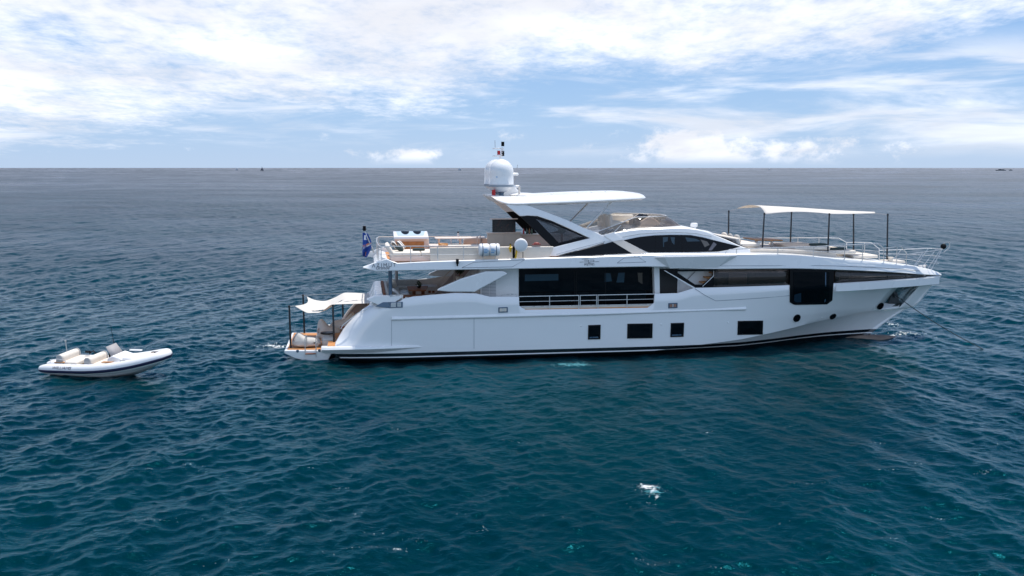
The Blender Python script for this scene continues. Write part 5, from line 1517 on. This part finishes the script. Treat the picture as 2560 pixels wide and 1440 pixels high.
k = Kit('serving_tray', 'red and white serving tray on the beige bulwark top', 'tray', (11.9, -2.9, 5.38))
b = MB(); b.box((11.85, -2.95, 5.40), (0.4, 0.2, 0.04)); b.blob((11.85, -2.95, 5.45), (0.14, 0.07, 0.05), 10, 6); k.part('tray', mat('dull_red', (0.30, 0.07, 0.06), 0.5), b)
o = thing('globe_lamp', 'dark globe on a short pedestal seen through the side window', 'lamp', (13.7, 0.2, FD + 0.55))
b = MB(); b.blob((0, 0, 0.68), (0.2, 0.2, 0.2), 16, 10); b.obj('globe', mat('green_globe', (0.06, 0.10, 0.08), 0.3, var=0.4, vscale=8), o)
b = MB(); b.lathe([(0.14, 0), (0.12, 0.04), (0.05, 0.08), (0.06, 0.48)], (0, 0, 0), 12); b.obj('pedestal', BROWNWOOD, o)
# life raft, light buoy and round covered disc at the near rail
l0, l1 = tr(1197, 609, -3.42), tr(1248, 640, -3.42)
k = Kit('life_raft', 'white life raft canister with two straps and blue printed labels on the near rail', 'life raft', ((l0.x + l1.x) / 2, -3.42, l1.z))
cz, cr = (l0.z + l1.z) / 2, (l0.z - l1.z) / 2
L = l1.x - l0.x
b = MB()
for a, c in ((l0.x, l0.x + L * 0.5 - 0.012), (l0.x + L * 0.5 + 0.012, l1.x)):
    b.lathe([(cr * 0.75, a), (cr * 0.95, a + 0.04), (cr, a + 0.09), (cr, c - 0.07), (cr * 0.96, c - 0.02), (cr * 0.9, c)], (0, -3.42, cz), 24, axis='x')
k.part('canister', HYP, b, angle=50)
for f in (0.17, 0.83):
    b = MB(); b.lathe([(cr + 0.002, -0.018), (cr + 0.012, -0.018), (cr + 0.012, 0.018), (cr + 0.002, 0.018)], (l0.x + L * f, -3.42, cz), 24, axis='x'); k.part('strap', DKSTEEL, b)
for f0, f1, zz in ((0.22, 0.44, -0.05), (0.56, 0.78, -0.02)):
    for r_ in range(3):
        b = MB(); g = [[(l0.x + L * x, -3.42 - (cr + 0.004) * math.cos(t), cz + (cr + 0.004) * math.sin(t)) for x in (f0, f0 + (f1 - f0) * (0.75 + 0.25 * (r_ % 2)))] for t in [-0.45 + 0.28 * r_ + 0.05 * q for q in range(4)]]
        b.grid(g); k.part('printed_label', BLUEPRINT, b, fix=False)
for f in (0.2, 0.8):
    b = MB(); b.tube([(l0.x + L * f, -3.75, cz - cr * 0.8), (l0.x + L * f, -3.42, l1.z - 0.04), (l0.x + L * f, -3.1, cz - cr * 0.7)], 0.02, 6); b.tube([(l0.x + L * f, -3.42, l1.z - 0.04), (l0.x + L * f, -3.40, 4.74)], 0.02, 6); k.part('cradle', STEEL, b)
p = tr(1276, 622, -3.3)
k = Kit('buoy_light', 'small yellow lifebuoy light clipped to the beige bulwark', 'buoy light', (p.x, -3.3, p.z))
b = MB(); b.lathe([(0.03, -0.16), (0.055, -0.05), (0.085, 0.0), (0.085, 0.06), (0.04, 0.1), (0.04, 0.2)], p, 12); k.part('light_body', YELLOW, b)
b = MB(); b.lathe([(0.045, 0.2), (0.03, 0.24)], p, 10); k.part('lamp_cap', BLACK, b)
p = tr(1302.5, 613, -3.4)
k = Kit('lifebuoy', 'round lifebuoy in a white cover on the near rail, a yellow line bag below it', 'lifebuoy', (p.x, -3.4, 4.8))
b = MB(); b.lathe([(0.02, -0.075), (0.25, -0.07), (0.31, -0.03), (0.32, 0.0), (0.31, 0.04), (0.24, 0.07)], (p.x, -3.4, p.z), 28, axis='y'); k.part('cover', HYP, b, angle=60)
b = MB(); b.tube([(p.x - 0.18, -3.35, p.z - 0.15), (p.x - 0.25, -3.35, 4.80)], 0.045, 8); k.part('line_bag', YELLOW, b)
b = MB(); b.tube([(p.x - 0.33, -3.32, p.z - 0.05), (p.x - 0.33, -3.32, 4.80)], 0.06, 8); b.tube([(p.x + 0.1, -3.35, p.z - 0.3), (p.x + 0.1, -3.35, 4.80)], 0.018, 6); k.part('bracket', BLACK, b)

# foredeck: coffee table, cushions, anchor ball, anchor chain
k = Kit('deck_table', 'honey wood coffee table in the middle of the foredeck lounge', 'table', (24.6, 0.3, 4.95))
b = MB(); b.prism([(23.7, -0.6, 5.28), (25.3, -0.3, 5.22), (25.3, 1.0, 5.22), (23.7, 1.2, 5.28)], (0, 0, 0.06)); k.part('table_top', HONEY, b, bevel=0.015)
for u in (24.1, 24.95):
    b = MB(); b.tube([(u, 0.3, 4.9), (u, 0.3, 5.26)], 0.07, 10); k.part('leg', STEEL, b)
for i, (u, v, a, m_, lb) in enumerate(((22.6, 0.9, 10, CREAM, 'cream cushion leaning on the far end of the foredeck sofa'), (22.6, 0.0, -5, GREYFAB, 'grey cushion in the middle of the foredeck sofa'), (22.6, -0.9, 8, LGREYFAB, 'pale grey cushion at the near end of the foredeck sofa'))):
    cushion(lb, (u, v, 5.22), R(a), R(65), m_, 0.44)
for u, v, z, lb in ((26.9, -1.0, 5.02, 'dark green rolled towel aft of the other towel on the foredeck sunpad'), (27.9, -1.1, 4.80, 'long dark green rolled towel on the forward foredeck sunpad')):
    o = thing('rolled_towel', lb, 'towel', (u, v, z)); b = MB(); b.blob((0, 0, 0.06), (0.48, 0.15, 0.065), 18, 8, None, p=4); b.obj('towel', DKFAB, o)
k = Kit('anchor_ball', 'black anchor ball hoisted on a bent steel pole above the bow rail', 'anchor ball', (34.35, 0, 4.70))
p1, p2, p3 = tr(2361, 630, 0.0), tr(2374, 619, 0.0), tr(2374, 605, 0.0)
b = MB(); b.tube([(34.33, 0, 4.70), tr(2350, 634, 0.0), p1, p2, p3], 0.025, 8); k.part('pole', STEEL, b)
pb_ = tr(2358.5, 616, -0.05)
b = MB(); b.blob(pb_, (0.16, 0.13, 0.15), 18, 12); k.part('ball', BLACK, b)
b = MB(); b.tube([pb_ + Vector((0, 0, 0.15)), p3], 0.008, 4); b.tube([pb_ - Vector((0, 0, 0.14)), (34.33, 0, 4.7)], 0.008, 4); k.part('halyard', GREYRUB, b)
ce = tr(2466, 877, -3.2); e2 = tz(2468, 878, -0.1)
st = AC + Vector((-0.05, -0.25, 0.12))
b = MB(); pts = []
for i in range(60):
    t = i / 59; q = st.lerp(e2, t); q.z -= 0.28 * math.sin(math.pi * t) * 0.6; pts.append(q)
b.tube(pts, [0.016 + 0.007 * (i % 2) for i in range(60)], 6)
k = Kit('anchor_chain', 'grey anchor chain running from the bow pocket down into the sea', 'chain', tuple(st))
k.part('chain', mat('galvanised_chain', (0.03, 0.04, 0.045), 0.5, metal=0.5, var=0.2), b)

# ------------------------------------------------------------------ the inflatable tender astern
TEN = thing('inflatable_tender', 'white inflatable tender with a navy rubbing strip and cream seats floating behind the yacht', 'boat', world=(-20.07, 43.66, 0.02))
TEN.rotation_euler = (R(4.2), R(-1.2), R(-13.0))
TB = 0.78                                           # tube centre half beam
def tpath(n=44):
    out = []
    for i in range(n + 1):
        t = i / n
        x = -0.35 + 5.68 * t
        half = TB if x < 3.2 else TB * math.sqrt(max(0, 1 - ((x - 3.2) / 2.13) ** 2.3))
        z = 0.33 + (0.0 if x < 1.5 else 0.60 * ((x - 1.5) / 4.0) ** 1.9)
        r = 0.235 * (1.0 if x > 0.35 else 0.35 + 0.65 * math.sqrt(max(0, 1 - ((0.35 - x) / 0.75) ** 2)))
        out.append((x, half, z, r))
    return out
TP = tpath()
near = [(Vector((x, -h, z)), r) for x, h, z, r in TP]; far = [(Vector((x, h, z)), r) for x, h, z, r in TP][::-1]
full = near + [q for q in far if q[0].y > 0.02]
b = MB(); b.tube([p for p, r in full], [r for p, r in full], 18); TU = b.obj('buoyancy_tube', HYP, TEN, angle=60)
# navy strip with a thin lower edge along the outer side of the tube
def strip(a0, a1, off, m, name):
    b = MB(); rows = []
    for i, (p, r) in enumerate(full):
        t = (full[min(i + 1, len(full) - 1)][0] - full[max(i - 1, 0)][0]); t.z = 0; t.normalize()
        out = Vector((t.y, -t.x, 0))
        rows.append([p + (out * math.cos(a) + Vector((0, 0, 1)) * math.sin(a)) * (r + off) for a in [a0 + (a1 - a0) * q / 4 for q in range(5)]])
    b.grid(rows); b.obj(name, m, TU, solid=0.012, fix=True)
strip(R(-30), R(2), 0.014, NAVY, 'rubbing_strip')
# rigid hull under the tubes
b = MB(); rows = []
for i in range(22):
    t = i / 21; x = 0.05 + 5.2 * t
    half = (TB + 0.02) * (1 if x < 3.1 else math.sqrt(max(0.0, 1 - ((x - 3.1) / 2.2) ** 2.2)))
    zt = 0.26 + (0 if x < 1.5 else 0.60 * ((x - 1.5) / 4.0) ** 1.9); zk = -0.28 + (0 if x < 2.2 else 0.98 * ((x - 2.2) / 3.2) ** 2.0)
    rows.append([(x, -half, zt), (x, -half * 0.92, zt * 0.5 + zk * 0.5 + 0.06), (x, 0, zk), (x, half * 0.92, zt * 0.5 + zk * 0.5 + 0.06), (x, half, zt)])
b.grid(rows); b.add(rows[0], [tuple(range(5))]); b.obj('hull', WHITE, TEN, angle=50)
b = MB(); b.add([(x, -h * 0.9, zz) for x, h, zz in [(0.1, TB, .27), (3.3, TB, .38), (4.6, TB * .6, .68)]] + [(x, h * 0.9, zz) for x, h, zz in [(4.6, TB * .6, .68), (3.3, TB, .38), (0.1, TB, .27)]], [(0, 1, 4, 5), (1, 2, 3, 4)]); b.obj('deck', LGREYFAB, TEN, fix=False)
b = MB(); b.box((0.35, 0, 0.44), (0.95, 1.35, 0.34)); b.obj('engine_box', HYP, TEN, bevel=0.06)
def tseat(x, z, wd, name='seat'):
    b = MB(); b.box((x + 0.36, 0, z + 0.0), (0.72, wd, 0.20)); o = b.obj(name, CREAM, TEN, bevel=0.06)
    b = MB(); b.box((x - 0.10, 0, z + 0.20), (0.32, wd, 0.40), ry=0.12); b.obj('backrest', CREAM, o, bevel=0.13, seg=4)
    for y in (-1, 1):
        b = MB(); b.blob((x - 0.10, y * wd / 2, z + 0.16), (0.17, 0.05, 0.25), 14, 8, p=2.6); b.obj('side_bolster', GREYFAB, o)
    b = MB(); b.box((x + 0.2, -wd / 2 - 0.02, z - 0.02), (0.55, 0.06, 0.16)); b.obj('seat_side', LGREYFAB, o, bevel=0.03)
tseat(0.62, 0.52, 1.22); tseat(2.0, 0.42, 1.22)
b = MB(); b.prism([(2.75, -0.5, 0.3), (2.80, -0.5, 0.78), (3.05, -0.5, 0.90), (3.45, -0.5, 0.80), (3.6, -0.5, 0.35)], (0, 1.0, 0)); CO = b.obj('console', HYP, TEN, bevel=0.04)
b = MB(); b.add([(2.95, -0.42, 0.86), (2.95, 0.42, 0.86), (2.70, 0.36, 1.26), (2.70, -0.36, 1.26)], [(0, 1, 2, 3)]); b.obj('windscreen', GREYRUB, CO, solid=0.02)
b = MB(); b.lathe([(0.16, -0.012), (0.16, 0.012), (0.135, 0.012), (0.135, -0.012)], (2.66, 0.0, 0.80), 18, axis='x'); b.box((2.70, 0, 0.80), (0.1, 0.2, 0.08)); b.obj('wheel', BLACK, CO)
b = MB(); b.box((3.75, 0.0, 0.60), (0.5, 0.9, 0.42)); b.box((3.55, 0.52, 0.92), (0.6, 0.12, 0.05)); b.obj('bow_seat', HYP, TEN, bevel=0.05)
b = MB(); b.prism([(3.9, -0.55, 0.66), (4.75, -0.30, 0.88), (4.75, 0.30, 0.88), (3.9, 0.55, 0.66)], (0, 0, 0.09)); b.obj('bow_cushion', CREAM, TEN, bevel=0.03)
b = MB(); b.tube([(2.62, 0.42, 0.6), (2.50, 0.42, 2.05)], [0.018, 0.008], 6); b.obj('antenna', BLACK, TEN)
b = MB(); b.tube([(0.15, 0.42, 0.6), (0.13, 0.42, 1.25)], 0.020, 6); b.lathe([(0.04, 1.25), (0.04, 1.32)], (0.13, 0.42, 0), 10); b.obj('light_pole', STEEL, TEN)
b = MB(); b.tube([(0.05, -0.62, 0.5), (0.10, -0.66, 0.72), (0.5, -0.68, 0.76), (0.85, -0.70, 0.70), (0.95, -0.72, 0.55)], 0.018, 6); b.obj('grab_rail', STEEL, TEN)
b = MB(); b.box((0.55, -0.62, 0.60), (0.5, 0.14, 0.03)); b.box((2.95, -0.70, 0.68), (0.5, 0.16, 0.03)); b.obj('step_pad', HONEY, TEN)
for x in (0.9, 1.3, 2.15, 3.75):
    b = MB(); zz = float(np.interp(x, [q[0] for q in TP], [q[2] for q in TP])); b.tube([(x - 0.16, -0.74, zz + 0.225), (x - 0.08, -0.76, zz + 0.262), (x + 0.08, -0.76, zz + 0.262), (x + 0.16, -0.74, zz + 0.225)], 0.014, 5); b.obj('tube_handle', GREYRUB, TEN)
b = MB(); b.box((4.75, 0.10, 0.93), (0.28, 0.12, 0.10)); b.obj('bow_cleat', BLACK, TEN, bevel=0.01)
b = MB(); b.tube([(1.25, 0.45, 0.72), (1.45, 0.46, 0.86), (1.7, 0.44, 0.62)], 0.03, 6); b.box((1.15, 0.5, 0.8), (0.2, 0.12, 0.08)); b.obj('grab_rail', BLACK, TEN)
def on_tube(x, y, z):
    xx = 0.42 + x; i = [q[0] for q in TP]; zc = float(np.interp(xx, i, [q[2] for q in TP])); hc = float(np.interp(xx, i, [q[1] for q in TP])); rc = float(np.interp(xx, i, [q[3] for q in TP]))
    a = R(16) + y / rc
    return Vector((xx, -hc - (rc + 0.006 + z) * math.cos(a), zc + (rc + 0.006 + z) * math.sin(a)))
text_mesh('WILLIAMS', 0.17, 'tube_lettering', on_tube, NAVY, TU, shear=0.25, width=0.92)

# ------------------------------------------------------------------ far things
def sailboat(px, D, h, m, label):
    d = ray(px, 420); x = d[0] / d[1] * D
    o = thing('sailing_boat', label, 'sailboat', world=(x, D, 0), rz=0.4)
    L = h * 0.75
    b = MB(); rows = [[(-L / 2, -0.6, 1.0), (-L / 2, 0, -0.3), (-L / 2, 0.6, 1.0)], [(0, -1.6, 1.0), (0, 0, -0.6), (0, 1.6, 1.0)], [(L / 2, -0.02, 1.3), (L / 2 - 0.6, 0, 0), (L / 2, 0.02, 1.3)]]
    b.grid(rows, closed=True); b.obj('hull', m, o)
    b = MB(); b.tube([(0.5, 0, 0.8), (0.5, 0, h)], 0.16, 6); b.obj('mast', m, o)
    b = MB(); b.add([(0.3, 0, 1.8), (0.3, 0, h * 0.97), (-L * 0.45, 0.5, 1.8), (-L * 0.2, 0.5, h * 0.5)], [(0, 1, 3, 2)]); b.obj('mainsail', m, o, solid=0.05)
    b = MB(); b.add([(0.7, 0, h * 0.85), (L * 0.45, 0, 1.4), (0.8, -0.5, 1.8)], [(0, 1, 2)]); b.obj('foresail', m, o, solid=0.05)
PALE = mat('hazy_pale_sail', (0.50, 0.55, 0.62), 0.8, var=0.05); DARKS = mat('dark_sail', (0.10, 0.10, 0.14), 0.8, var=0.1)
sailboat(592, 3600, 13, PALE, 'pale distant sailing boat on the horizon left of the dark sailed one')
sailboat(655, 2900, 13, DARKS, 'distant sailing boat with dark sails on the horizon')
sailboat(1149, 3300, 14, PALE, 'pale distant sailing boat on the horizon just left of the satellite domes')
sailboat(1923, 4200, 11, PALE, 'faint pale sailing boat on the horizon right of the hardtop')
def ship(px, wpx, D, h, label):
    d = ray(px, 423); x = d[0] / d[1] * D; W = wpx * D / FPX
    o = thing('motor_vessel', label, 'ship', world=(x, D, 0))
    b = MB(); b.prism([(-W / 2, -4, 0), (W / 2, -4, 0), (W / 2 * 1.02, -4, h * 0.45), (-W / 2 * 1.05, -4, h * 0.5)], (0, 8, 0)); b.obj('hull', ROCK, o, bevel=0.3)
    b = MB(); b.prism([(-W * .25, -3, h * .45), (W * .05, -3, h * .45), (W * .02, -3, h), (-W * .2, -3, h)], (0, 6, 0)); b.prism([(W * .12, -3, h * .45), (W * .4, -3, h * .45), (W * .3, -3, h * .8), (W * .15, -3, h * .85)], (0, 6, 0)); b.obj('deckhouse', ROCK, o, bevel=0.3)
ship(2502, 23, 3200, 5.2, 'dark low vessel on the horizon at the far right')
ship(2527, 7, 3300, 3.6, 'smallest dark vessel on the horizon, right of the longer dark one')

# ------------------------------------------------------------------ patches of foam on the water
FOAM = mat('sea_foam', (0.80, 0.82, 0.83), 0.8, var=0.1)
def foam(spots, seed):
    r = np.random.default_rng(seed); b = MB()
    for cx, cy, rx, ry, n, rot, smin, smax in spots:
        for i in range(n):
            g = r.normal(size=2) * 0.5
            if r.random() < 0.15: g *= 1.9
            x = cx + g[0] * rx * math.cos(rot) - g[1] * ry * math.sin(rot); y = cy + g[0] * rx * math.sin(rot) + g[1] * ry * math.cos(rot)
            s = smin + (smax - smin) * r.random() ** 2.2 * max(0.2, 1 - 0.4 * math.hypot(*g))
            z = sea_z(x, y); a0 = r.random() * 6
            m = 7; e = 0.55 + 0.4 * r.random()
            rim = []
            for q in range(m):
                a = a0 + 2 * math.pi * q / m; k_ = s * (0.6 + 0.6 * r.random())
                X, Y = x + k_ * math.cos(a) * 1.5, y + k_ * math.sin(a) * e
                rim.append((X, Y, sea_z(X, Y) + 0.004))
            b.add(rim + [(x, y, z + 0.012 + s * 0.30 * r.random())], [(q, (q + 1) % m, m) for q in range(m)])
    return b
def wpz(px, py):
    d = ray(px, py); t = -CAM_H / d[2]; return d[0] * t, d[1] * t
sp = []
for px, py, rx, ry, n, rot, a, c in ((1611, 1219, 0.15, 0.12, 80, -0.5, 0.005, 0.026), (1622, 1222, 0.14, 0.17, 90, -0.5, 0.005, 0.028), (1632, 1233, 0.08, 0.28, 70, -0.25, 0.005, 0.026), (1642, 1247, 0.04, 0.12, 24, -0.3, 0.005, 0.02), (1603, 1213, 0.03, 0.04, 10, 0, 0.005, 0.02), (1626, 1226, 0.28, 0.3, 50, -0.5, 0.003, 0.010),
                                     (690, 862, 0.7, 0.5, 110, 0.1, 0.015, 0.06), (1000, 1372, 0.3, 0.08, 20, 0.1, 0.004, 0.02), (2240, 838, 1.2, 0.9, 140, 0.1, 0.015, 0.06), (2190, 840, 0.8, 0.4, 60, 0.1, 0.015, 0.05), (292, 932, 0.35, 0.25, 50, 0, 0.01, 0.05), (2230, 812, 0.5, 0.5, 40, 0, 0.015, 0.045)):
    x, y = wpz(px, py); sp.append((x, y, rx, ry, n, rot, a, c))
fr_ = np.random.default_rng(21)
for i in range(46):
    x, y = wpz(60 + 2440 * fr_.random(), 940 + 480 * fr_.random() ** 0.8)
    sp.append((x, y, 0.30 + 0.3 * fr_.random(), 0.06, int(3 + 9 * fr_.random()), fr_.normal() * 0.4, 0.003, 0.012))
fo = foam(sp, 5).obj('foam', FOAM, None, fix=False, angle=80)
tag(fo, kind='stuff')
sp = []
for px, py, rx, ry, n in ((1438, 912, 0.75, 0.35, 150), (1410, 911, 0.4, 0.25, 50), (1636, 1236, 0.22, 0.3, 40)):
    x, y = wpz(px, py); sp.append((x, y, rx, ry, n, 0.15, 0.02, 0.07))
fo = foam(sp, 9).obj('aerated_water', mat('aerated_water', (0.01, 0.16, 0.20), 0.5, var=0.3, vscale=2), None, fix=False, angle=80)
tag(fo, kind='stuff')
